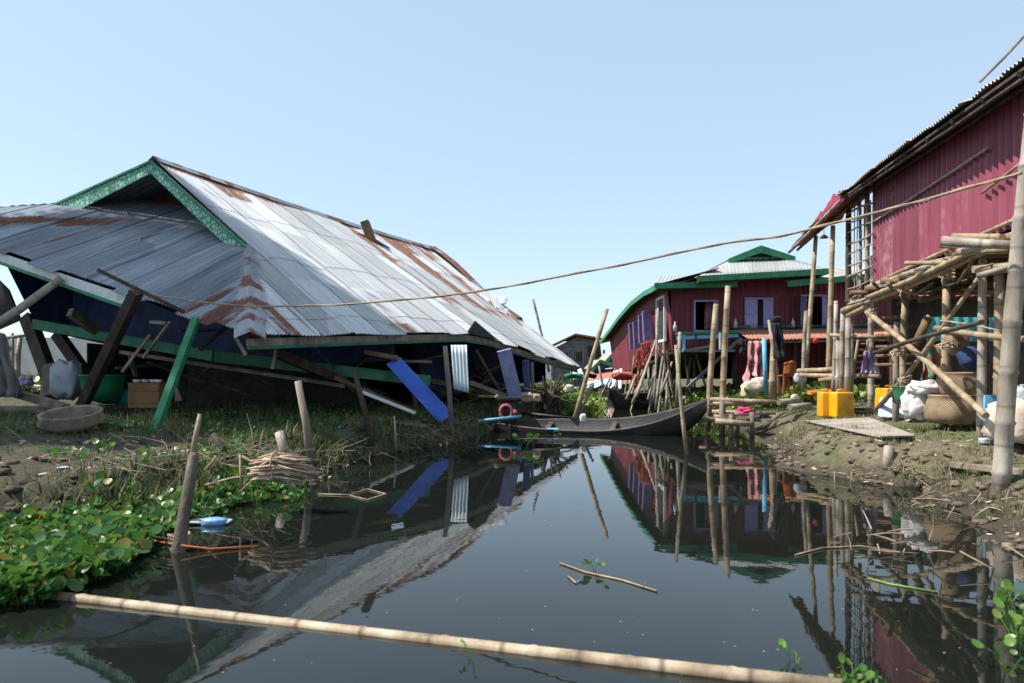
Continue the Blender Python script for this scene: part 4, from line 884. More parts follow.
# short ends of split wood wedged under the wall
for px, py in ((905, 276), (922, 270), (938, 262), (955, 255), (885, 287)):
    p = Rpx(px, py, -.25); b = MB(); b.beam(p-RD*.22, p+RD*.2+V((0, 0, .03)), .07, .035); build(b, 'wedge', M[random.choice(('wood', 'bamboo_grey', 'straw'))], red, bevel=.008)
R9 = random.Random(21)
for k in range(34):
    t = R9.uniform(-4.6, tW1+.1); z = WB-R9.uniform(.05, .42); o_ = R9.uniform(-.36, .9); a = R9.uniform(-.5, .5)
    d = (RD*math.cos(a)+RN*math.sin(a))*R9.uniform(.2, .7)+V((0, 0, R9.uniform(-.08, .08)))
    b = MB(); p = Rp(t, o_, z); b.tube([p-d, p+V((0, 0, R9.uniform(-.02, .02))), p+d], R9.uniform(.014, .032), 6); build(b, 'floor_stick', M[R9.choice(('wood', 'wood_brown', 'bamboo', 'bamboo_grey', 'wood_dark'))], red)
for px, py, Y in ((947, 275, 8.8), (905, 289, 10.1), (871, 312, 12.4), (983, 270, 7.4), (999, 268, 7.5), (897, 352, 10.1), (945, 345, 9), (905, 379, 10.1)):
    b = MB(); c = U(px, py, Y)
    for k in range(3): b.tube([c+V((.085*math.cos(q), .085*math.sin(q), (k-1)*.022+.03*math.sin(q+k))) for q in np.linspace(0, 2*PI, 12)], .012, 5, False)
    b.tube([c+V((-.07, -.06, 0)), c+V((-.12, -.1, -.08)), c+V((-.1, -.1, -.16))], .008, 4); build(b, 'lashing', M['rope'], red)
# ledge behind the big pole
rb('ledge_pole', U(941, 241, 7.4), U(1045, 247, 6.9), .05, 'bamboo_grey', bend=.004)
rb('ledge_pole', U(952, 237, 7.6), U(1045, 239, 7.0), .042, 'bamboo', bend=.004)
rb('ledge_pole', U(958, 252, 7.7), U(1010, 250, 7.2), .04, 'bamboo', bend=.004)
rb('ledge_pole', U(973, 270, 7.5), U(1040, 263, 7.0), .04, 'bamboo', bend=.01)
rb('ledge_pole', U(978, 276, 7.3), U(1040, 258, 6.8), .03, 'bamboo_grey', bend=.01)
# stilts
def stilt(top, base, r, mat='bamboo', lift=0):
    g = G(*base); return rb('stilt', g+V((0, 0, -.2)), U(*top, g.y+.1), r, mat, bend=.006, node=.4, n=12)
stilt((871, 300), (871, 408), .062, 'bamboo_grey'); stilt((906, 286), (901, 420), .055, 'bamboo'); stilt((897, 322), (896, 421), .05, 'wood')
stilt((947, 272), (944, 427), .058, 'bamboo'); stilt((983, 247), (981, 439), .05, 'bamboo_grey'); stilt((999, 262), (997, 437), .058, 'bamboo')
for px, t_, off in ((0, -.4, 1.6), (0, -1.6, 1.8), (0, -3, 1.7), (0, -2.2, 3.6), (0, -.6, 3.8), (0, -4.4, 1.8), (0, -4.4, 3.6)):
    p = Rp(t_, off, 0); rb('stilt', on(p.x, p.y, -.2), Rp(t_, off, WB-.3), .06, random.choice(('bamboo', 'wood_brown')), bend=.005)
# braces
rb('brace', U(867, 312, 12.0), U(986, 416, 7.6), .042, 'bamboo', bend=.006, node=.5)
rb('brace', U(874, 353, 11), U(982, 322, 7.35), .03, 'wood_dark', bend=.012)
rb('brace', U(905, 378, 10.2), U(986, 268, 8.6), .032, 'bamboo', bend=.006)
rb('brace', U(876, 410, 11.6), U(904, 378, 10.5), .04, 'wood', bend=.004)
rb('brace', U(928, 318, 10), U(915, 345, 10), .06, 'wood_brown', bend=.0)
rb('cross_pole', U(936, 328, 9.6), U(1040, 340, 7.3), .04, 'bamboo', bend=.01)
rb('cross_pole', U(940, 321, 9.0), U(1000, 331, 7.4), .012, 'bamboo_grey', bend=.01)
for py in (318, 327, 336, 347, 356, 365): rb('cross_pole', U(876, py, 12.6), U(905+random.randint(0, 30), py-1, 12.2), .03, 'wood_brown', bend=.004)
# porch frame that once carried the roof tip
rb('porch_post', U(805, 372, 15.2), U(816, 236, 15.6), .05, 'bamboo', bend=.004, node=.5)
rb('porch_post', U(828, 388, 13.9), U(833, 226, 14.2), .052, 'bamboo', bend=.004, node=.5)
# roof strip reaching beyond the house end
pA, pB = Rpx(842, 196, OV), Rpx(789, 249, OV)
mb = MB(); w = (pB-pA).length; up = RN*.75+V((0, 0, .22))
mb.corr(lambda u: lerp(pA, pB, u/w)+up*lerp(1, .35, u/w), lambda u: lerp(pA, pB, u/w), 0, w, V((0, 0, 1)), .076, .012, 4, .76, .06, .05, 13); build(mb, 'roof_strip', M['roof_dark'], red, solid=.003)
rb('purlin', pA+V((0, 0, -.06)), pB+V((0, 0, -.07)), .04, 'bamboo_grey', bend=.004)
rb('purlin', pA+up*.5+V((0, 0, -.08)), pB+up*.25+V((0, 0, -.08)), .035, 'wood_brown', bend=.004)
mb = MB(); q0, q1 = lerp(pA, pB, -.02), lerp(pA, pB, .62)
rows = []
for i in range(16):
    u = i/15; r = []
    for j in range(10):
        v = j/9; p = lerp(q0, q1, u)+up*(v*.85)+V((0, 0, .05+.15*math.sin(PI*min(1, u*1.05))*(.7+.3*v)*(1-.35*u)+.15*noise.noise(V((u*5, v*3, 2)))+.10*noise.noise(V((u*13, v*8, 2)))))
        if j == 0: p = lerp(q0, q1, u)+V((0, 0, -.13+.11*noise.noise(V((u*9, 1, 1)))))-RN*.03
        r.append(p)
    rows.append(r)
mb.quadgrid(rows, lambda i, j: (i/15, j/9)); solo(mb, 'pink_cloth', M['pink'], 'crimson cloth thrown over the drooping roof tip of the red tin house', 'cloth', solid=.012)
b = MB(); c = U(824, 238, 14.3); b.lathe(c, [(.0, .07), (.03, .06), (.08, .01), (.09, 0), (.07, .0), (.0, .02)], 14); b.tube([c+V((0, 0, .06)), c+V((0, 0, .2))], .006, 5); solo(b, 'hanging_lamp', M['black_iron'], 'small dark lamp shade hanging under the roof tip between the two tall poles', 'lamp')
b = MB(); p = Rpx(980, 82, OV+.3); b.tube([p, U(1004, 58, p.y), U(1045, 14, p.y-.05)], .015, 6); solo(b, 'stick', M['wood'], 'thin dark pole slanting up from the roof edge of the red tin house', 'pole')

# big pole by the near water
bp = G(999, 489); b = MB(); b.bamboo(bp+V((0, 0, -.3)), U(1040, 60, bp.y-.25), .076, node=.42, bend=.008, n=16, taper=.8); solo(b, 'mooring_pole', M['bamboo_grey'], 'thick pale bamboo pole planted in mud at the right with the rope tied on', 'pole')
b = MB(); b.beam(G(950, 468)+V((0, 0, .03)), G(1040, 478)+V((0, 0, .03)), .11, .06); solo(b, 'plank', M['wood'], 'grey plank half buried in mud behind the thick pale pole', 'plank', bevel=.008)
b = MB(); a0, a1, a2, a3 = G(806, 424), G(870, 421), G(916, 440), G(880, 441); l = V((0, 0, .03)); b.slab(a0+l, a3+l, a2+l, a1+l, V((0, 0, .025))); solo(b, 'plank', mk('pale_plank', ((.20, .17, .14), (.30, .265, .225), (.38, .34, .29)), 5, (.4, 1, 1), .9, .5, 24), 'wide pale board lying flat on the trampled grass', 'plank', bevel=.006)
b = MB(); g = G(889, 462); b.tube([g+V((-.02, 0, -.1)), g+V((.02, .04, .16))], [.06, .05], 9); solo(b, 'post_stump', M['bamboo_grey'], 'short post stump on the crumbling right bank edge', 'stump')
JY = {841: 13.0, 826: 13.2, 888: 12.9}
def jerry(px, py, mat, label, sx=.25, sy=.22, h=.37, rz=.0, group='yellow jerrycans under the red house'):
    g = U(px, py, JY.get(px, 12.6)); g = on(g.x, g.y); r = thing('jerrycan', label, 'jerrycan', g, group)
    bm = bmesh.new(); bmesh.ops.create_cube(bm, size=1)
    bmesh.ops.scale(bm, vec=(sx, sy, h*.9), verts=bm.verts); bmesh.ops.translate(bm, vec=(0, 0, h*.45), verts=bm.verts)
    for v in bm.verts:
        if v.co.z > .2: v.co.x *= .93; v.co.y *= .93
    bmesh.ops.bevel(bm, geom=bm.edges[:], offset=.04, segments=4, profile=.6, affect='EDGES')
    m = MB(); m.v = [tuple(g+v.co) for v in bm.verts]; bm.verts.index_update()
    m.f = [tuple(v.index for v in f.verts) for f in bm.faces]; m.uv = [[(0, 0)]*len(f) for f in m.f]; m.sm = [True]*len(m.f); bm.free()
    build(m, 'body', mat, r)
    b = MB(); t = h*.9; b.tube([g+V((-.07, 0, t-.02)), g+V((-.065, 0, t+.035)), g+V((.03, 0, t+.04)), g+V((.05, 0, t-.02))], .014, 7); build(b, 'handle', mat, r)
    b = MB(); b.lathe(g+V((.085, .03, t-.015)), [(.001, .05), (.026, .05), (.028, 0)], 12); build(b, 'cap', M['orange'], r)
    r.rotation_euler.z = rz; return r
jerry(841, 411, M['yellow'], 'bright yellow jerrycan on the bank, right one of the front pair', .36, .30, .50, .12)
jerry(826, 410, mk('amber_plastic', ((.62, .26, .005), (.75, .34, .01)), 4, rough=.35, bump=.05, spec=.5), 'amber yellow jerrycan pressed against the left of the brighter one', .25, .3, .50, -.1)
jerry(888, 413, M['yellow'], 'yellow jerrycan behind the bamboo stilt right of the purple shirt', .34, .3, .50, .3)
b = MB(); b.blob(G(857, 405)+V((0, .9, .2)), .22, .2, .3, 3, .1, e=.5); solo(b, 'orange_drum', M['orange'], 'dull orange container in the shade behind the yellow pair', 'container')
b = MB(); g = U(814, 393, 14.2); b.blob(g, .12, .1, .045, 2, .2); solo(b, 'orange_bag', M['orange'], 'flat orange bag left of the amber jerrycan', 'bag')
def bask2(px, py, R, h, lab):
    g = G(px, py); return g
g = G(952, 425); Yb = g.y+1.2
def fat_basket(c, R, h, lab):
    m = MB(); m.lathe(c, [(.01, .0), (R*.84, 0), (R*.97, h*.2), (R, h*.45), (R*.95, h*.75), (R*.87, h*.9), (R*.90, h*.93), (R*.90, h*.98), (R*.85, h), (R*.80, h*.95), (.01, h*.8)], 34); return solo(m, 'woven_basket', M['basket'], lab, 'basket', 'big woven baskets under the red house')
cb = U(953, 423, 9.3); fat_basket(cb, .33, .36, 'large round woven basket resting on the grass, lower of the two')
fat_basket(U(960, 399, 9.35)+V((0, 0, .02)), .27, .32, 'round woven basket stacked on top of the lower basket')
b = MB(); g = U(920, 404, 9.6); b.blob(g, .21, .16, .19, 6, .38, 2.9, .6); solo(b, 'white_sack', M['sack'], 'full white woven sack standing between two stilts beside the baskets', 'sack')
b = MB(); g = U(928, 388, 9.5); b.blob(g, .25, .15, .085, 9, .6, 2.9, .8); b2 = b; solo(b, 'white_sack', M['sack'], 'slack white sack slumped on top of the full sack', 'sack')
tub('plastic_tub', U(911, 404, 10.6), .24, .26, 'green plastic tub in shade behind the white sacks', M['green_plastic'])
b = MB(); b.blob(U(1030, 421, 7.7), .36, .3, .22, 4, .15, 2, .5); solo(b, 'beige_sack', M['sack_beige'], 'pale beige sack on the ground right of the thick pole', 'sack')
b = MB(); b.blob(U(1022, 397, 8), .17, .2, .13, 8, .25); solo(b, 'plastic_sack', M['sack_dirty'], 'grey plastic bag heaped behind the thick pole', 'bag')
b = MB(); b.cloth(U(925, 345, 10.6), U(949, 345, 10.6), U(922, 384, 10.6), U(950, 386, 10.6), .08, 3, 3); solo(b, 'patterned_cloth', M['motley'], 'blue green and red patterned cloth hanging behind the diagonal brace', 'cloth', solid=.01)
b = MB(); b.blob(U(973, 358, 9.2), .17, .15, .14, 12, .2, 2, .8); solo(b, 'blue_bag', M['blue_wall'], 'dark blue bag hanging under the floor above the baskets', 'bag')
b = MB(); b.blob(U(957, 343, 9.6), .12, .12, .16, 2, .15); solo(b, 'basket', M['basket'], 'small olive basket hung beneath the floor left of the blue bag', 'basket')
b = MB(); b.cloth(U(864, 351, 13.2), U(876, 350, 13.2), U(862, 374, 13.15), U(879, 374, 13.1), .05, 3, 5); solo(b, 'purple_shirt', M['purple'], 'purple and white shirt hung on the first bamboo stilt', 'shirt', solid=.015)
b = MB(); g = G(870, 415); b.blob(g+V((0, .1, .03)), .48, .2, .07, 5, .35, 2.4, .8); solo(b, 'black_tarp', M['black'], 'crumpled black tarp on the ground beside the yellow jerrycan', 'tarp')
b = MB(); g = G(849, 413); b.blob(g+V((0, 0, .06)), .11, .08, .07, 3, .3); solo(b, 'litter_bag', M['sack'], 'small white plastic bag on the ground at the foot of the yellow jerrycan', 'bag')
b = MB(); g = G(981, 443); b.blob(g+V((.02, -.1, .03)), .10, .06, .035, 8, .3); solo(b, 'litter_bag', M['sack_dirty'], 'pale scrap of plastic at the foot of the near thin stilt', 'bag')
b = MB(); b.slab(U(985, 395, 8.3), U(1000, 395, 8.3), U(1000, 436, 8.2), U(985, 436, 8.2), V((0, .03, 0))); solo(b, 'blue_board', M['skyblue'], 'pale blue board standing behind the two near stilts', 'board')
b = MB(); b.slab(U(882, 397, 11.5), U(912, 399, 11.2), U(912, 419, 11), U(880, 417, 11.3), V((0, .1, 0))); solo(b, 'blue_sheet', mk('blue_sheet', ((.25, .42, .60), (.55, .65, .72)), 7, rough=.7, bump=.4), 'pale blue sheet bundled under the house near the back jerrycan', 'sheet', bevel=.03)
# teal fence and pale things seen through the stilts, beyond the house
fe = thing('tin_fence', 'teal corrugated fence glimpsed between the stilts beneath the red tin house', 'fence', (9.2, 14.8, .5))
b = MB(); b.corr(lambda u: V((8.3+u, 14.8+.05*u, 2.3)), lambda u: V((8.3+u, 14.8+.05*u, 1.85)), 0, 1.9, V((0, -1, 0)), .2, .03, 3, 1, .04, .02, 2, 6); build(b, 'sheet', M['tin_teal'], fe)
for x in (8.4, 10.1): b = MB(); b.bamboo((x, 14.95, .3), (x, 14.95, 2.35), .04); build(b, 'post', M['bamboo'], fe)
sh = thing('dark_backdrop', 'low dark shed standing behind the stilts of the red tin house', 'shed', (11.5, 15.5, .5))  # dark fill added so the space under the floor stays dark
b = MB(); b.slab((7.9, 15.4, .4), (15, 15.6, .4), (15, 15.6, 2.72), (7.9, 15.4, 2.72), V((0, .1, 0))); build(b, 'wall', M['wood_dark'], sh)
b = MB(); b.corr(lambda u: V((7.8+u, 17.4, 2.86)), lambda u: V((7.8+u, 15.2, 2.76)), 0, 8.4, V((0, -.3, 1)), .15, .012, 3, 1, .05, .02, 2, 4); build(b, 'roof', M['roof_pink'], sh, solid=.004)

# rail rack and poles between the two red houses
rk = thing('bamboo_rack', 'rickety bamboo rail rack with poles of differing heights between the two red houses', 'rack', G(842, 388))
def rp_(name, p, q, r, mat='bamboo', par=rk, **k): b = MB(); b.bamboo(p, q, r, **k); return build(b, name, M[mat], par)
for top, base, Y, r in (((836, 301), (833, 388), 13.6, .045), ((843, 309), (841, 389), 13.2, .05), ((848, 318), (847, 389), 13.0, .055), ((806, 311), (803, 384), 15.0, .045), ((852, 300), (851, 388), 13.1, .04), ((838, 340), (838, 389), 13.4, .05)):
    rp_('pole', U(base[0], base[1]+8, Y), U(*top, Y), r, 'bamboo_grey', bend=.006)
for a, c, r in (((830, 335, 13.5), (880, 337, 12.6), .035), ((798, 371, 14.6), (850, 368, 13.4), .05), ((800, 375, 14.4), (880, 376, 12.8), .045), ((843, 311, 13.2), (868, 300, 12.5), .06), ((848, 316, 13.1), (868, 306, 12.5), .05), ((820, 380, 14), (855, 377, 13.1), .05)):
    rp_('rail', U(*a), U(*c), r, 'bamboo', bend=.006)
ld = thing('ladder', 'short bamboo ladder leaning up to the floor behind the first stilt', 'ladder', U(852, 378, 13.6))
rp_('rail', U(853, 377, 13.7), U(858, 340, 13.5), .028, 'bamboo', ld); rp_('rail', U(863, 377, 13.7), U(868, 340, 13.5), .028, 'bamboo', ld)
for k in range(6): y = 374-k*6; rp_('rung', U(853.5+k*.8, y, 13.68-.03*k), U(863.5+k*.8, y, 13.68-.03*k), .018, 'bamboo', ld, bend=0)
# jetty of poles with magenta cloth
jt = thing('bamboo_jetty', 'low bamboo pole jetty over the water at the mouth of the right bank', 'jetty', W(725, 432))
for a, c, r in (((707, 399, 14.6), (776, 402, 14.2), .05), ((707, 404, 14.4), (762, 403, 14.5), .045), ((713, 418, 14.0), (745, 416, 14.2), .06), ((700, 412, 15.5), (760, 413, 14.6), .05), ((715, 421, 13.6), (752, 424, 13.4), .06), ((690, 420, 14.0), (760, 419, 14.4), .05)):
    rp_('pole', U(*a), U(*c), r, 'bamboo', jt, bend=.006)
for px, py0, py1, Y in ((708, 398, 432, 14.4), (722, 400, 436, 14.0), (737, 412, 436, 13.8), (752, 412, 438, 13.5), (731, 414, 440, 13.6)):
    rp_('post', U(px, py1, Y), U(px, py0, Y), .05, 'wood', jt, bend=0)
b = MB()
R2 = random.Random(2)
for _ in range(22):
    p = U(R2.uniform(725, 762), R2.uniform(413, 420), R2.uniform(13.6, 14.6)); d = V((R2.uniform(-.35, .35), R2.uniform(-.2, .2), R2.uniform(-.04, .04))); b.beam(p-d, p+d, .06, .04)
build(b, 'deck', M['wood'], jt)
b = MB(); b.blob(U(745, 411, 14.0), .15, .13, .06, 2, .7, 3, .8); solo(b, 'magenta_cloth', M['magenta'], 'magenta cloth heaped on the jetty deck', 'cloth')
b = MB(); b.blob(U(756, 415, 13.9), .12, .1, .05, 4, .4, 3, .8); solo(b, 'dark_cloth', M['blue_wall'], 'dark rag beside the magenta cloth on the jetty', 'cloth')
for (t_, bs, Y, r, lab, m_) in (((728, 286), (722, 424), 14.8, .065, 'tall thick bamboo post at the jetty, right one of the leaning pair', 'bamboo'),
                                ((716, 304), (708, 424), 14.6, .062, 'thick bamboo post at the jetty, left one of the leaning pair', 'bamboo'),
                                ((775, 319), (772, 398), 16.2, .08, 'stout pole with the dark jacket hung on it before the maroon wall', 'bamboo'),
                                ((769, 320), (780, 392), 16.8, .045, 'thin pole slanting behind the jacket pole', 'bamboo_grey'),
                                ((676, 345), (688, 460), 10.8, .032, 'thin honey coloured pole standing in the water in front of the long boat bow', 'bamboo'),
                                ((680, 332), (677, 402), 17.8, .05, 'grey post under the porch rail of the maroon house', 'bamboo_grey')):
    b = MB(); b.bamboo(U(bs[0], bs[1]+4, Y), U(*t_, Y), r, bend=.006, node=.45); solo(b, 'bamboo_pole', M[m_], lab, 'pole', 'poles standing before the maroon house')
b = MB(); b.tube([U(766, 394, 17), U(764, 338, 17)], .05, 10); solo(b, 'blue_pipe', M['skyblue'], 'sky blue pipe standing under the pink awning', 'pipe')
b = MB(); b.cloth(U(771, 323, 16.0), U(781, 323, 16.0), U(775, 358, 16.0), U(784, 360, 16.0), .10, 2, 4); b.blob(U(776, 320, 16.1), .11, .11, .08, 3, .2); solo(b, 'jacket', M['black'], 'dark jacket hung from the top of the stout pole', 'jacket', solid=.03)
b = MB(); b.cloth(U(748, 341, 18.8), U(765, 341, 18.8), U(743, 384, 18.6), U(762, 372, 18.6), .3, 2, 7); solo(b, 'pink_tarp', M['pink_tarp'], 'torn pink tarp hanging against the lower maroon wall', 'tarp', solid=.01)
b = MB(); b.cloth(U(740, 340, 18.9), U(749, 340, 18.9), U(740, 353, 18.9), U(748, 352, 18.9), .1, 2, 1); solo(b, 'black_bag', M['black'], 'black bag hanging beneath the awning corner left of the pink tarp', 'bag', solid=.05)
b = MB(); b.blob(U(752, 390, 17.4), .24, .2, .20, 4, .25); solo(b, 'beige_sack', M['sack_beige'], 'beige lumpy sack on the grass left of the blue pipe', 'sack')
b = MB(); b.blob(U(760, 386, 17.7), .2, .2, .2, 7, .25); solo(b, 'pinkish_sack', mk('pink_sack', ((.48, .34, .30), (.60, .48, .43)), 4, rough=.85, bump=.5), 'pinkish sack leaning behind the beige lumpy sack', 'sack')
ch = thing('plastic_chair', 'orange plastic chair with curved back facing away beside the bamboo rack', 'chair', U(789, 394, 15.6))
c = U(789, 394, 15.6); b = MB(); b.slab(c+V((-.13, -.02, .38)), c+V((.13, -.02, .38)), c+V((.13, .36, .36)), c+V((-.13, .36, .36)), V((0, 0, .03))); build(b, 'seat', M['orange_dark'], ch, bevel=.01)
b = MB(); rows = [[c+V((-.13+.26*j/8, .0-.12*math.sin(PI*j/8)-.08*i/6, .40+.30*i/6-(0.08*abs(j/4-1)**2 if i == 6 else 0))) for j in range(9)] for i in range(7)]; b.quadgrid(rows); build(b, 'backrest', M['orange_dark'], ch, solid=.02)
for sx in (-.11, .11):
    for sy in (0, .32): b = MB(); b.beam(c+V((sx, sy, 0)), c+V((sx*.9, sy, .38)), .04, .04); build(b, 'leg', M['orange_dark'], ch)
b = MB(); b.blob(U(800, 378, 14.6), .11, .09, .10, 2, .2); solo(b, 'litter_bag', M['sack_dirty'], 'dull bag on the bamboo rack rail beside the orange chair', 'bag')
for k, (px, py, Y, lab) in enumerate(((801, 407, 13.9, 'fat grey log end lying left of the amber jerrycan'), (790, 402, 14.2, 'pale log lying at the end of the jetty poles'))):
    b = MB(); p = U(px, py, Y); b.tube([p-V((.25, .1, 0)), p+V((.25, .2, .02))], .06, 10); solo(b, 'log', M['bamboo_grey'], lab, 'log')
b = MB(); b.blob(U(815, 341, 15), .05, .05, .05, 1, .05); solo(b, 'red_float', mk('red_plastic', ((.55, .02, .02), (.65, .03, .03)), 4, rough=.4), 'small bright red float hanging in the dark gap beneath the awning', 'float')
# ================================================================ MAROON HOUSE WITH GREEN TRIM (sagging towards its far left end)
mh = thing('maroon_house', 'maroon tin house with green eaves and lavender shutters sagging beyond the channel', 'house', (8, 21, .5))
def mp(name, mbb, mat, par=mh, **k): return build(mbb, name, M[mat] if isinstance(mat, str) else mat, par, **k)
def UX(X, py, Y): return V((X, Y, EYE-(py-HY)/F*Y))
FY = 20.5
def fy(x): return FY+.06*(x-4.52)     # front wall turned a touch
def FP(px, py, d=0.0):
    k = (px-CX)/F; Y = (FY-.06*4.52)/(1-.06*k)-d; return U(px, py, Y)
# front wall, left bay (floor above stilts) and right bay (reaches the ground)
def fwall(px0, px1, top, bot, holes, seed):
    m = MB(); a, c = FP(px0, top), FP(px1, top); w = (c-a).length
    cuts = sorted(holes)
    x = px0
    segs = []
    for (h0, h1, ht, hb) in cuts:
        segs.append((x, h0, top, bot)); segs.append((h0, h1, top, ht)); segs.append((h0, h1, hb, bot)); x = h1
    segs.append((x, px1, top, bot))
    for (p0, p1, t_, b_) in segs:
        A, B = FP(p0, t_), FP(p1, t_); ww = (B-A).length; C_, D_ = FP(p0, b_), FP(p1, b_)
        u_off = (A-a).length
        m.corr(lambda u: lerp(A, B, (u-u_off)/ww), lambda u: lerp(C_, D_, (u-u_off)/ww), u_off, u_off+ww, V((0, -1, 0)), .15, .012, 4, .9, 0, .0, seed, 6, 0)
    return m
W1, W2, W3 = (694.5, 717, 301, 331), (745.5, 772, 298.5, 328.5), (801.5, 825.5, 295.5, 326)
mp('front_wall', fwall(671, 735, 285, 346, [W1], 1), 'wall_maroon')
mp('front_wall', fwall(697, 735.1, 273, 285.1, [], 1), 'wall_maroon')
mp('front_wall', fwall(735.2, 828, 272, 381, [W2, W3], 2), 'wall_maroon')
mp('front_wall', fwall(828.1, 1010, 281, 381, [], 2), 'wall_maroon')
LWT = [(20.4, 3.62), (22.3, 3.72), (24.8, 3.62), (27.5, 3.34), (30, 3.0), (32.2, 2.65)]
LWB = [(20.4, 1.8), (24, 1.65), (28, 1.3), (32.2, .95)]
LX0 = FP(671, 300).x
def lx(y): return LX0-.006*(y-20.5)-.0
mb = MB(); mb.corr(lambda u: V((lx(20.5+u)-.12, 20.5+u, interp(LWT, 20.5+u)+.1)), lambda u: V((lx(20.5+u)+.12, 20.5+u, interp(LWB, 20.5+u))), 0, 11.5, V((-1, 0, 0)), .15, .013, 5, .9, .05, .03, 4, 6); mp('side_wall', mb, 'wall_side')
mb = MB(); mb.slab((lx(32), 32.02, .9), (13.5, 32.5, .9), (13.5, 32.5, 3.4), (lx(32), 32.02, 2.6), V((0, .04, 0))); mp('rear_wall', mb, 'wall_maroon')
mb = MB(); mb.slab((13.55, 21.1, .5), (13.55, 32.4, .5), (13.55, 32.4, 3.5), (13.55, 21.1, 3.6), V((.04, 0, 0))); mp('end_wall', mb, 'wall_maroon')
mb = MB(); mb.slab((lx(21)+.2, 20.75, 1.85), (13.4, 21.2, 1.85), (13.4, 32.2, 1.4), (lx(32)+.2, 32, 1.0), V((0, 0, -.08))); mp('floor', mb, 'wood_dark')
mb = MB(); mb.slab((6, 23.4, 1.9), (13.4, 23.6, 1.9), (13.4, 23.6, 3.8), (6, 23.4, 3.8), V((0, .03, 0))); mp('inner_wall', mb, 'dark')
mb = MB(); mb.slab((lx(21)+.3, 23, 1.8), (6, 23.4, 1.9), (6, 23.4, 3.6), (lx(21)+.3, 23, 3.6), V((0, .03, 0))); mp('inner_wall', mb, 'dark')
# roofs
EV = [(19.95, 3.60), (22.3, 3.64), (24.8, 3.55), (27.5, 3.28), (30, 2.94), (33, 2.58)]
ex = lambda y: lerp(4.02, 3.94, (y-20)/13)
def lroof_e(y): return V((ex(y), y, interp(EV, y)))
def lroof_r(y): return V((5.6, y, interp(EV, y)+.42))
mb = MB(); mb.corr(lambda u: lroof_r(19.95+u), lambda u: lroof_e(19.95+u), 0, 13.0, V((-.3, 0, 1)), .1, .012, 4, .8, .03, .02, 7, 5); mp('side_roof', mb, 'roof_grey', solid=.004)
mb = MB(); mb.slab(*[lroof_r(20.0)+V((0, 0, -.08)), lroof_e(20.0)+V((.03, 0, -.06)), lroof_e(32.9)+V((.03, 0, -.06)), lroof_r(32.9)+V((0, 0, -.08))], V((0, 0, -.02))); mp('soffit', mb, 'dark') if False else None
ys_ = [19.95, 22.3, 24.8, 27.5, 30, 33]
for a, c in zip(ys_, ys_[1:]):
    b = MB(); b.beam(lroof_e(a)+V((-.012, 0, -.07)), lroof_e(c)+V((-.012, -.004, -.07)), .035, .15); mp('side_fascia', b, 'green')
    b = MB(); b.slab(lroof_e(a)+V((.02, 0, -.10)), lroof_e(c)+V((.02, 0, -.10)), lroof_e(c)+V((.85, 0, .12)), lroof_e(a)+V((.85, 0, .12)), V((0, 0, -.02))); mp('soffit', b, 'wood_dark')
mb = MB(); a, c = U(655, 284, 19.9), U(737, 282.5, 20.1); w = (c-a).length
mb.corr(lambda u: lerp(a, c, u/w)+V((.45, 1.5, .38)), lambda u: lerp(a, c, u/w), 0, w, V((0, -.3, 1)), .1, .012, 4, .8, .02, .02, 3, 5); mp('front_roof', mb, 'roof_light', solid=.004)
b = MB(); b.beam(a+V((-.02, -.03, -.05)), c+V((0, -.03, -.05)), .04, .15); mp('fascia', b, 'green')
b = MB(); b.slab(a+V((.05, .02, -.12)), c+V((0, .02, -.12)), c+V((0, .9, -.1)), a+V((.1, .9, -.1)), V((0, 0, -.02))); mp('soffit', b, 'wood_dark')
# upper hipped roof with small gable
a, c = U(697, 277, 19.7), U(828, 269.5, 19.9); w = (c-a).length
gL, gR = U(729, 260.5, 21.3), U(788, 258.5, 21.4)
apx = U(757.5, 248.5, 21.3)
def utop(u):
    t = u/w
    if t < .26: return lerp(a, gL, t/.26)
    if t > .72: return lerp(gR, c, (t-.72)/.28)
    return lerp(gL, gR, (t-.26)/.46)
mb = MB(); mb.corr(utop, lambda u: lerp(a, c, u/w), 0, w, V((0, -.4, 1)), .1, .004, 4, .8, .02, .015, 2, 5); mp('upper_roof', mb, 'roof_light', solid=.004)
b = MB(); b.beam(a+V((0, -.03, -.055)), c+V((0, -.03, -.055)), .04, .16); mp('fascia', b, 'green')
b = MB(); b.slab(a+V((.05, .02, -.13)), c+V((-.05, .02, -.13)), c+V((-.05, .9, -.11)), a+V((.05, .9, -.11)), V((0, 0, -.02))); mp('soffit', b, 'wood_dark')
rb_ = V((0, 6, 0))
for (x0, x1) in ((gL, apx), (gR, apx)):
    lo = x0+V((-.1 if x0 is gL else .1, -.25, -.02)); hi = x1+V((0, -.25, .0))
    b = MB(); b.slab(lo, hi, hi+rb_, lo+rb_, V((0, 0, .03))); mp('gable_roof', b, 'roof_light')
    b = MB(); b.prism([lo+V((0, -.02, .03)), hi+V((0, -.02, .04)), hi+V((0, -.02, -.17)), lo+V((0, -.02, -.12))], [lo+V((0, -.06, .03)), hi+V((0, -.06, .04)), hi+V((0, -.06, -.17)), lo+V((0, -.06, -.12))]); mp('barge_board', b, 'green')
b = MB(); b.prism([gL+V((0, -.05, 0)), gR+V((0, -.05, 0)), apx+V((0, -.05, 0))], [gL+V((0, 0, 0)), gR, apx]); mp('gable_end', b, 'fret')
g0 = lerp(gL, gR, .5); b = MB(); b.prism([lerp(g0, gL, .45)+V((0, -.06, .06)), lerp(g0, gR, .45)+V((0, -.06, .06)), lerp(g0, apx, .62)+V((0, -.06, 0))], [lerp(g0, gL, .45)+V((0, -.09, .06)), lerp(g0, gR, .45)+V((0, -.09, .06)), lerp(g0, apx, .62)+V((0, -.09, 0))]); mp('gable_vent', b, 'black')
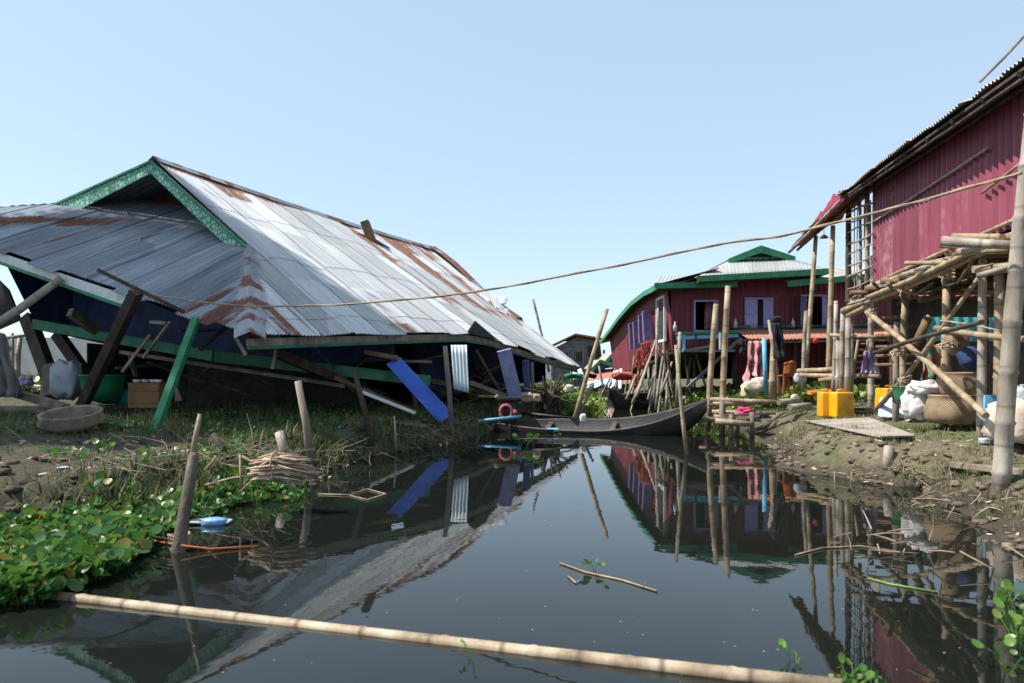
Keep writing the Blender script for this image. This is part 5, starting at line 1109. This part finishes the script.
for s_, p0 in ((1, c), (-1, a)):       # side slopes of the upper roof
    q = gR if s_ > 0 else gL
    b = MB(); b.slab(p0, q, q+rb_, p0+V((0, 8.5, 0)), V((0, 0, .02))); mp('upper_roof', b, 'roof_light')
b = MB(); b.slab(V((5.2, 21.0, 3.2)), V((9.2, 21.2, 3.2)), V((9.2, 21.2, 3.85)), V((5.2, 21.0, 3.75)), V((0, .03, 0))); mp('upper_wall', b, 'wall_maroon')
a2, c2 = U(787, 282, 20.0), U(1010, 262, 20.6); w2 = (c2-a2).length
mb = MB(); mb.corr(lambda u: lerp(a2, c2, u/w2)+V((0, 1.9, .45)), lambda u: lerp(a2, c2, u/w2), 0, w2, V((0, -.3, 1)), .1, .012, 4, .8, .02, .02, 5, 5); mp('front_roof', mb, 'roof_grey', solid=.004)
b = MB(); b.beam(a2+V((0, -.03, -.055)), c2+V((0, -.03, -.055)), .04, .16); mp('fascia', b, 'green')
mb = MB(); mb.slab(V((5.6, 22.6, 3.98)), V((13.7, 22.6, 3.98)), V((13.9, 33, 3.1)), V((5.6, 33, 2.98)), V((0, 0, .03))); mp('rear_roof', mb, 'roof_grey')
# windows: frame, lavender shutters
def window(px0, px1, t_, b_, leaves):
    fr_ = None; m = MB(); e = 1.1
    for (x0, y0, x1, y1) in ((px0, t_, px1, t_), (px0, b_, px1, b_)): m.beam(FP(x0-e, y0, .02), FP(x1+e, y1, .02), .06, .05)
    for x in (px0, px1): m.beam(FP(x, t_+1.3, .02), FP(x, b_-1.3, .02), .05, .06)
    fr_ = mp('window', m, 'lavender')
    for (x0, x1, swing) in leaves:
        m = MB(); A, B = FP(x0, t_+1, .05), FP(x1, t_+1, .05+swing); C_, D_ = FP(x1, b_-1, .05+swing), FP(x0, b_-1, .05)
        m.slab(A, B, C_, D_, V((0, .035, 0)))
        for f in (.12, .5, .88): m.beam(lerp(A, D_, f)+V((0, -.012, 0)), lerp(B, C_, f)+V((0, -.012, 0)), .02, .06)
        o = build(m, 'shutter', M['lavender'], fr_)
window(*W1[:2], *W1[2:], [(717, 714, .35)])
window(*W2[:2], *W2[2:], [(746, 757.5, .10), (771.5, 763.5, .12)])
window(*W3[:2], *W3[2:], [(802, 806.5, .35), (825, 822.5, .3)])
b = MB(); b.cloth(FP(705, 303, -.35), FP(715, 303, -.35), FP(704, 329, -.35), FP(715, 329, -.35), .06, 3, 2); mp('curtain', b, 'pink_tarp', solid=.01)
b = MB(); b.slab(FP(756, 299, -.25), FP(764, 299, -.25), FP(764, 328, -.25), FP(756, 328, -.25), V((0, .03, 0))); mp('inner_door', b, 'wood_brown')
# big open shutters on the sunny side wall
sx = lambda y, o: lx(y)-o
for (x0, x1, t0, b0_, Y, sk_) in ((628.5, 634.5, 324, 350, 26.2, 1.2), (632.5, 641, 322, 349, 25.2, 1.5), (638, 643.5, 315.5, 343.5, 24.0, 1.0), (641.8, 653.5, 311.5, 341, 23.0, 1.6)):
    m = MB(); A, B, C_, D_ = U(x0, t0, Y-.12), U(x1, t0-2, Y), U(x1+sk_*.8, b0_-2, Y), U(x0+sk_, b0_, Y-.12)
    m.slab(A, B, C_, D_, V((0, .04, 0)))
    for f in (.04, .35, .66, .96): m.beam(lerp(A, D_, f)+V((0, -.015, 0)), lerp(B, C_, f)+V((0, -.015, 0)), .02, .05)
    for f in (.07, .93): m.beam(lerp(A, B, f)+V((0, -.018, 0)), lerp(D_, C_, f)+V((0, -.018, 0)), .05, .02)
    mp('side_shutter', m, 'lavender')
m = MB(); 
for (p, q) in (((20.9, 3.35), (22.1, 3.35)), ((20.9, 2.1), (22.1, 2.1)), ((20.95, 2.13), (20.95, 3.32)), ((22.05, 2.13), (22.05, 3.32))): m.beam((lx(p[0])-.07, p[0], p[1]), (lx(q[0])-.07, q[0], q[1]), .07, .07, up=V((1, 0, 0)))
mp('side_window', m, 'white'); m = MB(); m.slab((lx(21)-.03, 21, 2.15), (lx(22)-.03, 22, 2.15), (lx(22)-.03, 22, 3.3), (lx(21)-.03, 21, 3.3), V((-.015, 0, 0))); mp('window_opening', m, 'dark')
# porch rail and shelf on the left bay
def mbeam(name, p, q, w_, h_, mat): b = MB(); b.beam(p, q, w_, h_); return mp(name, b, mat)
mbeam('porch_rail', FP(676, 333.5, 1.0), FP(738, 331.5, .9), .10, .07, 'green'); mbeam('porch_rail', FP(677, 338, 1.0), FP(738, 335.5, .9), .05, .09, 'white' if False else 'skyblue')
mbeam('porch_shelf', FP(680, 351, 1.1), FP(731, 351, 1.0), .5, .06, 'grey_wood'); mbeam('porch_post', FP(684, 334, 1.0), FP(684, 352, 1.0), .06, .06, 'skyblue'); mbeam('porch_post', FP(720, 333, 1.0), FP(720, 351, 1.0), .05, .05, 'white')
mbeam('porch_post', FP(696, 333, 1.0), FP(696, 351, 1.0), .04, .04, 'wood_dark'); mbeam('porch_brace', FP(687, 388, 1.0), FP(741, 338, .9), .09, .07, 'grey_wood')
mbeam('porch_beam', FP(660, 355, 1.2), FP(712, 346, 1.2), .07, .06, 'bamboo'); mbeam('floor_beam', FP(672, 347, .1), FP(735, 347, .1), .12, .10, 'wood_dark'); 
# awning over the lower wall
A, B = FP(733, 329, 0), FP(1000, 325, 0); w = (B-A).length
mb = MB(); mb.corr(lambda u: lerp(A, B, u/w), lambda u: lerp(A, B, u/w)+V((0, -1.35, -.36)), 0, w, V((0, -.3, 1)), .1, .012, 4, .8, .06, .03, 6, 5); mp('awning', mb, 'roof_pink', solid=.004)
b = MB(); b.beam(A+V((0, -1.28, -.42)), B+V((0, -1.28, -.42)), .05, .06); mp('awning_beam', b, 'wood')
mbeam('floor_beam', FP(736, 327.0, .06), FP(1000, 323, .06), .06, .07, 'green_dark')
mbeam('wall_base', FP(735, 384, .03), FP(1000, 384, .03), .12, .35, 'wood_dark')
for px in (795, 850): mbeam('awning_post', FP(px, 339, 1.2), FP(px, 392, 1.2), .06, .06, 'wood_dark')
# little bottles on the ledge
for px, py in ((675, 331.6), (735.5, 328), (793, 327.5)):
    b = MB(); p = FP(px, py, .95 if px < 700 else .25); b.lathe(p, [(.001, 0), (.05, 0), (.05, .15), (.02, .2), (.02, .26), (.001, .26)], 10); solo(b, 'bottle', M['sack_dirty'], {675: 'little clear bottle on the left end of the green porch rail', 735.5: 'little bottle on the awning ledge beside the tall jetty post', 793: 'little pale bottle on the ledge between the second and third window'}[px], 'bottle')
# leaning bamboo stilts under the left bay and side wall
R3 = random.Random(11)
for k in range(14):
    px = R3.uniform(662, 735); Y = 20.3+R3.uniform(0, 3); p = U(px, 350, Y); g = on(p.x+R3.uniform(-.5, .5), Y+R3.uniform(-.6, .3), -.1); b = MB(); b.bamboo(g, p, R3.uniform(.03, .05), bend=.01); mp('stilt', b, R3.choice(('bamboo_grey', 'wood_dark', 'bamboo')))
for k in range(9):
    Y = 20.8+k*1.2; z = interp(LWB, Y); p = V((lx(Y)-.05+R3.uniform(-.1, .5), Y, z+.25)); g = V((p.x+R3.uniform(-.9, .6), Y+R3.uniform(-.9, .4), 0)); g.z = max(gz(g.x, g.y), -.2)-.1; b = MB(); b.bamboo(g, p, R3.uniform(.03, .05), bend=.012); mp('stilt', b, R3.choice(('wood', 'bamboo')))
for (a, c) in (((632, 404), (648, 362)), ((651, 408), (648, 362)), ((636, 398), (656, 340)), ((655, 410), (663, 352)), ((660, 395), (672, 362)), ((648, 400), (655, 370)), ((626, 400), (636, 375))):
    b = MB(); b.bamboo(U(*a, 20.2), U(*c, 20.6), .04, bend=.008); mp('stilt', b, 'bamboo_grey')
b = MB(); b.bamboo(U(654, 402, 19.6), U(658, 308, 19.8), .035); mp('stilt', b, 'bamboo_grey')
# laundry and drooping cloth on the side wall
for (tl, tr, bl, br, Y, mat, lab) in (((641, 343), (651, 341), (644, 366), (649, 362), 21.6, 'red_cloth', 'red orange cloth hanging below the open window frame of the maroon house'),
                                     ((636, 350), (643, 347), (638, 371), (644, 369), 22.6, 'red_cloth', 'long red orange cloth beneath the lavender side shutters'),
                                     ((632, 374), (640, 374), (634, 386), (641, 384), 21.8, 'red_cloth', 'small red rag drooping lowest under the side wall')):
    b = MB(); b.cloth(U(*tl, Y), U(*tr, Y), U(*bl, Y), U(*br, Y), .09, 3, Y, off=V((-1, 0, 0))); solo(b, 'hanging_cloth', M[mat], lab, 'cloth', 'washing on the maroon house', solid=.01)
b = MB(); b.blob(U(623, 376, 24), .34, .3, .13, 3, .3); solo(b, 'red_bundle', M['red_cloth'], 'red orange bundle at the far left foot of the maroon house', 'bundle')
b = MB(); b.cloth(U(613, 372, 30), U(623, 368, 30), U(608, 388, 30), U(621, 388, 29.5), .3, 2, 3); solo(b, 'white_tarp', M['white_tarp'], 'white tarp draped over debris left of the red bundle', 'tarp', solid=.02)

# ================================================================ BOATS
def hull(name, stern, bow, width, depth, rise_s, rise_b, roll, label, group, mats=('boat', 'boat_in', 'boat_edge'), bowcap=0):
    r = thing(name, label, 'boat', lerp(V(stern), V(bow), .5)*1.0, group); r.location.z = 0
    S, B = V((stern[0], stern[1], 0)), V((bow[0], bow[1], 0)); ax = (B-S); Lh = ax.length; ax.normalize(); sd = V((ax.y, -ax.x, 0))     # sd towards the right of travel
    n = 26; outer, inner = [], []
    cr_, sr_ = math.cos(roll), math.sin(roll)
    for i in range(n+1):
        t = i/n; c = S+ax*(Lh*t)
        wd = width/2*max(.02, (1-abs(2*t-1)**2.6))*(1 if t < .5 else 1) + (.07 if t > .97 or t < .03 else .0)
        sh = rise_s*max(0, (.4-t)/.4)**2+rise_b*max(0, (t-.45)/.55)**2.2
        kl = -depth*.45+ (sh*.92+depth*.35)*(max(0, (t-.72)/.28)**2 if t > .5 else max(0, (.22-t)/.22)**2)
        top = depth*.55+sh
        prof_o = [(-1, top), (-.93, lerp(top, kl, .45)), (-.62, lerp(top, kl, .86)), (0, kl), (.62, lerp(top, kl, .86)), (.93, lerp(top, kl, .45)), (1, top)]
        ro, ri = [], []
        for (a, z) in prof_o:
            for arr, k, dz in ((ro, 1, 0), (ri, .9, .035)):
                x = a*wd*k; zz = z+(dz if abs(a) < .99 else 0)
                arr.append(c+sd*(x*cr_-zz*sr_*0+ (zz-top*0)*sr_*.25)+V((0, 0, zz*cr_+x*sr_)))
        outer.append(ro); inner.append(ri)
    m = MB(); m.quadgrid(outer, lambda i, j: (i*.2, j*.2)); build(m, 'hull', M[mats[0]], r)
    m = MB(); m.quadgrid(inner, lambda i, j: (i*.2, j*.2)); build(m, 'inner_hull', M[mats[1]], r)
    for sidx in (0, 6):
        m = MB(); m.quadgrid([[lerp(outer[i][sidx], inner[i][sidx], -.15)+V((0, 0, .004)), outer[i][sidx]+V((0, 0, .018)), inner[i][sidx]+V((0, 0, .018)), inner[i][sidx]+V((0, 0, -.01))] for i in range(n+1)]); build(m, 'gunwale', M[mats[2]], r)
    return r, outer, inner, ax, sd
bt, bo, bi, bax, bsd = hull('long_canoe', U(494, 423, 15.0), U(707, 400, 13.9), .78, .29, .02, .54, -.24, 'long dark wooden canoe lying across the channel with its bow raised to the right', 'boats on the channel')
bt_z = 0
for i in (7, 15):
    m = MB(); m.beam(lerp(bi[i][0], bi[i][6], .04)+V((0, 0, -.05)), lerp(bi[i][0], bi[i][6], .96)+V((0, 0, -.05)), .10, .03); build(m, 'thwart', M['boat_edge'], bt)
hull('far_canoe', U(583, 389, 38), U(618, 394, 34), 1.0, .45, .12, .35, -.2, 'small grey canoe moored in the far channel left of the maroon house', 'boats on the channel', ('boat_in', 'boat_in', 'boat_edge'))
hull('moored_boat', U(612, 404, 23.6), U(668, 404, 25.5), 1.1, .6, .35, .2, -.25, 'short black boat behind the long canoe at the foot of the leaning stilts', 'boats on the channel')
# engine of the canoe with its ring and long shaft
en = thing('outboard_engine', 'black boat engine with a faded red flywheel ring at the stern of the long canoe', 'engine', U(507, 418, 15.1))
c = U(507, 409, 15.0); b = MB(); b.box((c.x+.02, c.y, c.z+.02), .36, .3, .26); build(b, 'engine_block', M['black_iron'], en, bevel=.03)
b = MB(); b.box((c.x+.05, c.y-.02, c.z+.20), .46, .3, .10); build(b, 'fuel_tank', M['black_iron'], en, bevel=.03)
b = MB(); b.tube([c+V((-.16, 0, .22)), c+V((-.2, 0, .24)), c+V((-.24, 0, .22))], [.05, .06, .05], 10); build(b, 'air_filter', M['wood'], en)
b = MB(); rc = c+V((-.02, -.19, -.05)); b.tube([rc+V((.115*math.cos(a), 0, .135*math.sin(a))) for a in np.linspace(0, 2*PI, 26)], .035, 8, False); build(b, 'flywheel_ring', M['pinkred'], en)
b = MB(); b.tube([c+V((.12, -.14, -.04)), c+V((.17, -.2, -.06)), c+V((.17, -.16, -.1))], .055, 8); build(b, 'pulley', M['pinkred'], en)
b = MB(); b.tube([U(522, 413, 15.0), U(550, 416, 14.8), U(580, 418.5, 14.6)], [.035, .03, .022], 8); build(b, 'shaft', M['black_iron'], en)
b = MB(); b.prism([U(568, 417, 14.62), U(581, 417.5, 14.6), U(578, 427, 14.6)], [U(568, 417, 14.58), U(581, 417.5, 14.56), U(578, 427, 14.56)]); build(b, 'rudder_fin', M['boat'], en)
for x in (-.12, .16): b = MB(); b.beam(c+V((x, 0, -.11)), c+V((x, 0, -.30)), .05, .2); build(b, 'mount', M['black_iron'], en)
b = MB(); b.tube([U(478, 421, 14.6), U(521, 416.5, 14.8)], .032, 9); solo(b, 'blue_pipe', M['skyblue'], 'light blue pipe lying out over the water beside the engine', 'pipe')
b = MB(); b.slab(bi[8][5]+V((-.14, -.06, .09)), bi[8][5]+V((.12, -.06, .08)), bi[8][5]+V((.1, .06, .10)), bi[8][5]+V((-.1, .07, .10)), V((0, 0, .02))); solo(b, 'blue_cloth', M['skyblue'], 'sky blue rag lying on the near rim of the long canoe', 'rag', bevel=.008)
b = MB(); b.blob(U(583, 418, 14.4), .06, .05, .08, 3, .2); solo(b, 'white_jug', M['white'], 'small white jug standing in the canoe at the end of the engine shaft', 'jug')
# charred roots and poles by the leaning bamboo
ro = thing('charred_stump', 'dark tangled upturned stump between the canoe engine and the leaning bamboo', 'stump', on(.95, 16.5))
b = MB(); c = U(550, 400, 16.6); R4 = random.Random(3)
for k in range(26):
    d = V((R4.uniform(-.5, .5), R4.uniform(-.3, .3), R4.uniform(.0, .55))); b.tube([c+V((R4.uniform(-.2, .2), 0, -.35)), c+d*.5, c+d*1.1+V((R4.uniform(-.1, .1), 0, R4.uniform(-.3, .05)))], [.05, .035, .015], 6)
b.blob(c+V((0, .1, -.12)), .22, .2, .3, 2, .4); build(b, 'trunk', M['wood_dark'], ro)
for (px, py, r, lab) in ((537, 398, .09, 'round straw coloured stone beside the slim grey stake'), (526, 398, .12, 'yellow brown clod beside the engine under the far eave')):
    b = MB(); b.blob(U(px, py, 16.6), r*1.4, r, r, int(px), .35); solo(b, 'clod', M['straw'], lab, 'clod')
b = MB(); b.bamboo(U(573, 424, 17.0), U(607, 309, 17.3), .055, node=.5, bend=.004); solo(b, 'bamboo_pole', M['bamboo'], 'long bamboo pole leaning right from the canoe at mid channel', 'pole')
b = MB(); b.bamboo(U(576, 420, 17.0), U(593, 386, 17.2), .035); solo(b, 'bamboo_pole', M['wood'], 'short grey pole leaning beside the foot of the long leaning bamboo', 'pole')
b = MB(); b.bamboo(U(549, 372, 27), U(533, 299, 27), .05, bend=.01); solo(b, 'bamboo_pole', M['bamboo_grey'], 'thin pole leaning left behind the far end of the collapsed roof', 'pole')
b = MB(); b.bamboo(U(604, 394, 34), U(599, 366, 34), .05); solo(b, 'bamboo_pole', M['bamboo_grey'], 'thin upright pole standing over the small grey canoe', 'pole')
b = MB(); b.bamboo(U(572, 386, 36), U(571.5, 362, 36), .07); solo(b, 'bamboo_pole', M['bamboo_grey'], 'short post before the far grey house', 'pole')
# ================================================================ FAR BUILDINGS
fh = thing('grey_house', 'weathered grey plank house with a shallow gable far up the channel', 'house', U(576, 385, 45))
Y0 = 45; x0, x1 = U(552, 0, Y0).x, U(604, 0, Y0).x; zt = EYE+(HY-349)/F*Y0; za = EYE+(HY-336.5)/F*Y0; xa = U(577, 0, Y0).x; zr = EYE+(HY-341.5)/F*Y0
b = MB(); b.prism([V((x0, Y0, .3)), V((x1+.1, Y0, .3)), V((x1-.25, Y0, zr)), V((xa, Y0, za)), V((x0, Y0, zt))], [V((x0, Y0+8, .3)), V((x1+.1, Y0+8, .3)), V((x1-.25, Y0+8, zr)), V((xa, Y0+8, za)), V((x0, Y0+8, zt))]); build(b, 'wall', M['grey_wood'], fh)
b = MB(); p, q, r_ = U(545, 349.5, Y0-.5), U(575.5, 335, Y0-.5), U(602, 339.5, Y0-.5)
b.slab(p, q, q+V((0, 9, 0)), p+V((0, 9, 0)), V((0, 0, .1))); build(b, 'roof', M['roof_dark'], fh)
b = MB(); b.slab(q+V((.01, 0, 0)), r_, r_+V((0, 9, 0)), q+V((.01, 9, 0)), V((0, 0, .1))); build(b, 'roof', M['roof_dark'], fh)
for (px0, px1, py0, py1, mt) in ((576, 583, 352, 361, 'dark'), (588, 593, 346, 356, 'dark'), (596, 600, 346, 357, 'dark'), (560, 568, 353, 361, 'dark'), (574.2, 576, 352, 361, 'wood_brown'), (583, 585, 352, 361, 'wood_brown')):
    b = MB(); b.slab(U(px0, py0, Y0-.03), U(px1, py0, Y0-.03), U(px1, py1, Y0-.03), U(px0, py1, Y0-.03), V((0, -.05, 0))); build(b, 'window' if mt == 'dark' else 'shutter', M[mt], fh)
for k in range(6): b = MB(); p = U(552+k*10.4, 0, Y0-.07).x; b.beam((p, Y0-.06, .3), (p, Y0-.06, zt-.05), .12, .1); build(b, 'stud', M['grey_wood'], fh)
gh = thing('rusty_roof_house', 'sunken house with rusty red roof and green gables behind the maroon house', 'house', U(612, 385, 40))
Y1 = 40
A, B = U(588, 372, Y1), U(634, 366, Y1); C_, D_ = U(634, 384, Y1-3), U(584, 386, Y1-3); w = (B-A).length
b = MB(); b.corr(lambda u: lerp(A, B, u/w), lambda u: lerp(D_, C_, u/w), 0, w, V((0, -.7, .7)), .12, .015, 4, .8, .1, .08, 3, 4); build(b, 'roof', M['roof_pink'], gh, solid=.01)
for (l, t_, r, dy) in (((601, 368), (613, 355), (628, 363), 0), ((591.5, 371), (600, 362.5), (614, 367), -.6)):
    lp, tp, rp2 = U(*l, Y1+dy), U(*t_, Y1+dy), U(*r, Y1+dy)
    b = MB(); b.prism([lp, tp, rp2], [lp+V((0, .05, 0)), tp+V((0, .05, 0)), rp2+V((0, .05, 0))]); build(b, 'gable', M['blue_wall'], gh)
    for e1_, e2_ in ((lp, tp), (tp, rp2)):
        b = MB(); b.beam(e1_+V((0, -.1, .05)), e2_+V((0, -.1, .05)), .08, .16); build(b, 'barge_board', M['green'], gh)
        b = MB(); b.slab(e1_+V((0, -.05, .12)), e2_+V((0, -.05, .12)), e2_+V((0, 4, .12)), e1_+V((0, 4, .12)), V((0, 0, .05))); build(b, 'gable_roof', M['roof_grey'], gh)
b = MB(); b.slab(U(590, 378, 41), U(640, 378, 41), U(640, 398, 41), U(590, 398, 41), V((0, .1, 0))); build(b, 'wall', M['wall_maroon'], gh)
b = MB(); b.cloth(U(588, 382, 36.5), U(609, 379, 36.5), U(586, 388, 36), U(610, 386, 36), .3, 2, 1); solo(b, 'blue_tarp', mk('paleblue_tarp', ((.15, .38, .50), (.45, .55, .60)), 1.2, rough=.7), 'pale blue tarp along the edge of the rusty red roof', 'tarp', solid=.03)
b = MB(); b.slab(U(570, 374, 37), U(581, 369, 37), U(584, 377, 36.6), U(573, 380, 36.6), V((0, 0, .04))); solo(b, 'white_sheet', M['white'], 'white sheet propped on rubble before the far grey house', 'sheet')
b = MB(); b.blob(U(574, 376, 35), .42, .35, .11, 3, .5); solo(b, 'green_tarp', M['green'], 'bright green tarp on rubble at the tip of the collapsed eave', 'tarp')
b = MB(); b.slab(U(588, 374, 36), U(597, 376, 36), U(595, 379, 36), U(587, 377, 36), V((0, 0, .05))); solo(b, 'green_board', M['green'], 'green board in the rubble below the far grey house', 'board')
for k, (px, py, lab) in enumerate(((562, 391, 'pale blue plank in the greenery nearest the long leaning bamboo'), (565, 400, 'turquoise plank low in the greenery beside the leaning bamboo'))):
    b = MB(); b.beam(U(px-5, py, 26), U(px+6, py+1, 25.5), .14, .05); solo(b, 'plank', M['skyblue'], lab, 'plank')
b = MB(); b.blob(U(568, 390, 27), .22, .2, .2, 1, .2); solo(b, 'boulder', M['sack_beige'], 'round beige lump in the greenery left of the leaning bamboo', 'lump')
# far left: pale wall, frame and field seen under the eave
fw = tag(build((lambda m: (m.slab((-34, 36, 0.3), (-15, 37, .3), (-15, 37, 2.9), (-34, 36, 2.9), V((0, .2, 0))), m)[1])(MB()), 'boundary_wall', M['wall_far']), 'pale block wall beyond the green field seen under the left eave', 'wall')
fr2 = thing('bamboo_trellis', 'upright bamboo frame standing in sun beyond the left end of the collapsed house', 'frame', on(-12.5, 19))
for (a, c, r) in (((10, 388, 19), (12, 333, 19), .05), ((18, 386, 19), (20, 338, 19), .07), ((3, 338, 19), (24, 336, 19), .05), ((5, 365, 19), (18, 364, 19), .04), ((46, 385, 20), (48, 362, 20), .06), ((4, 340, 19), (14, 355, 19), .03)):
    b = MB(); b.bamboo(U(*a), U(*c), r); build(b, 'pole', M['bamboo_grey'], fr2)
b = MB(); b.beam(U(24, 385, 18), U(52, 388, 18), .3, .05); solo(b, 'plank', M['sack_beige'], 'pale board laid on the ground behind the purple bag', 'plank')

# ================================================================ TALL TREE outside the left edge: its crown shades the near slopes of the collapsed roof
def tree(x, y, h, R0, seed, cz):
    t = thing('shade_tree', 'tall leafy tree standing left of the collapsed house', 'tree', on(x, y), 'trees left of the collapsed house')
    m = MB(); RR = random.Random(seed); base = on(x, y, -.2); tips = []
    m.tube([base, base+V((.15, .1, h*.35)), base+V((-.1, 0, h*.6)), base+V((.1, .1, h*.8))], [.32, .24, .18, .1], 10)
    for k in range(14):
        a = RR.uniform(0, 2*PI); z0 = h*RR.uniform(.4, .75); p0 = base+V((0, 0, z0)); e = V((x, y, cz))+V((math.cos(a)*R0*RR.uniform(.2, .72), math.sin(a)*R0*RR.uniform(.2, .72), RR.uniform(-.5, .7)*R0*.5))
        m.tube([p0, lerp(p0, e, .5)+V((0, 0, .3)), e], [.1, .06, .02], 6); tips.append(e)
    build(m, 'trunk', M['wood'], t)
    vs, fs, tn = [], [], []
    for e in tips+[V((x, y, cz))]*3:
        for _ in range(760):
            p = e+V((RR.gauss(0, R0*.15), RR.gauss(0, R0*.15), RR.gauss(0, R0*.14)))-V(t.location); s = RR.uniform(.10, .2)
            a = V((RR.uniform(-1, 1), RR.uniform(-1, 1), RR.uniform(-.6, .6))).normalized(); b_ = a.cross(V((RR.uniform(-1, 1), RR.uniform(-1, 1), 1))).normalized(); i = len(vs)
            vs += [tuple(p-a*s), tuple(p+b_*s*.5), tuple(p+a*s), tuple(p-b_*s*.5)]; fs.append((i, i+1, i+2, i+3)); tn += [(*RR.choice(GREENS[:4]), 1)]*4
    o = tinted('crown', vs, fs, tn, M['leaf']); o.parent = t
SUN_AZ, SUN_EL = (-.995, -.08), 54.0
def shade_tree_for(target, L, R0, seed):
    tn_ = math.tan(math.radians(SUN_EL)); p = V(target)+V((SUN_AZ[0]*L, SUN_AZ[1]*L, tn_*L)); tree(p.x, p.y, p.z+R0*.3, R0, seed, p.z)
TREES = True
if TREES:
    for k_, (q_, s_, z_, r_) in enumerate(((1.6, .2, 2.2, 2.6), (.5, 3.4, 3.2, 2.5), (-.2, 6.4, 3.8, 2.5), (-1.2, 9.0, 4.2, 2.4), (-2.4, 1.6, .6, 2.3), (-2.8, 5.2, .6, 2.4))): shade_tree_for(H_(q_, s_, z_), 11.0+k_*.4, r_, k_+1)

# ================================================================ LIGHT, SKY, CAMERA
sd = V((SUN_AZ[0], SUN_AZ[1], 0)).normalized(); el = math.radians(SUN_EL)
sdir = V((sd.x*math.cos(el), sd.y*math.cos(el), math.sin(el)))
ld_ = bpy.data.lights.new('sun', 'SUN'); ld_.energy = 4.0; ld_.angle = math.radians(.55); ld_.color = (1, .945, .86)
lo = bpy.data.objects.new('sun', ld_); COL.objects.link(lo); lo.rotation_euler = sdir.to_track_quat('Z', 'Y').to_euler(); lo.location = (0, 0, 30)
wd = bpy.data.worlds.new('World'); SC.world = wd; wd.use_nodes = True; t = wd.node_tree
bg = t.nodes['Background']; sk = t.nodes.new('ShaderNodeTexSky'); sk.sky_type = 'NISHITA'; sk.sun_disc = False; sk.sun_elevation = el; sk.sun_rotation = math.atan2(sd.x, sd.y)
sk.air_density = 1.0; sk.dust_density = 1.8; sk.ozone_density = 1.0; sk.altitude = 900
hz = t.nodes.new('ShaderNodeMix'); hz.data_type = 'RGBA'; hz.inputs['Factor'].default_value = .62; hz.inputs['B'].default_value = (2.25, 2.85, 3.22, 1)
t.links.new(sk.outputs[0], hz.inputs['A']); t.links.new(hz.outputs['Result'], bg.inputs['Color']); bg.inputs['Strength'].default_value = .14
cam = bpy.data.cameras.new('camera'); co = bpy.data.objects.new('camera', cam); COL.objects.link(co); SC.camera = co
co.location = (0, 0, EYE); co.rotation_euler = (PI/2, 0, 0); cam.sensor_width = 36; cam.lens = 36*F/1024; cam.shift_y = (HY-341.5)/1024; cam.clip_start = .05; cam.clip_end = 6000
cam.dof.use_dof = True; cam.dof.focus_distance = 17; cam.dof.aperture_fstop = 3.2
SC.view_settings.view_transform = 'Standard'; SC.view_settings.look = 'None'; SC.view_settings.exposure = .95; SC.view_settings.gamma = 1
SC.cycles.use_denoising = True
SC.cycles.max_bounces = 6
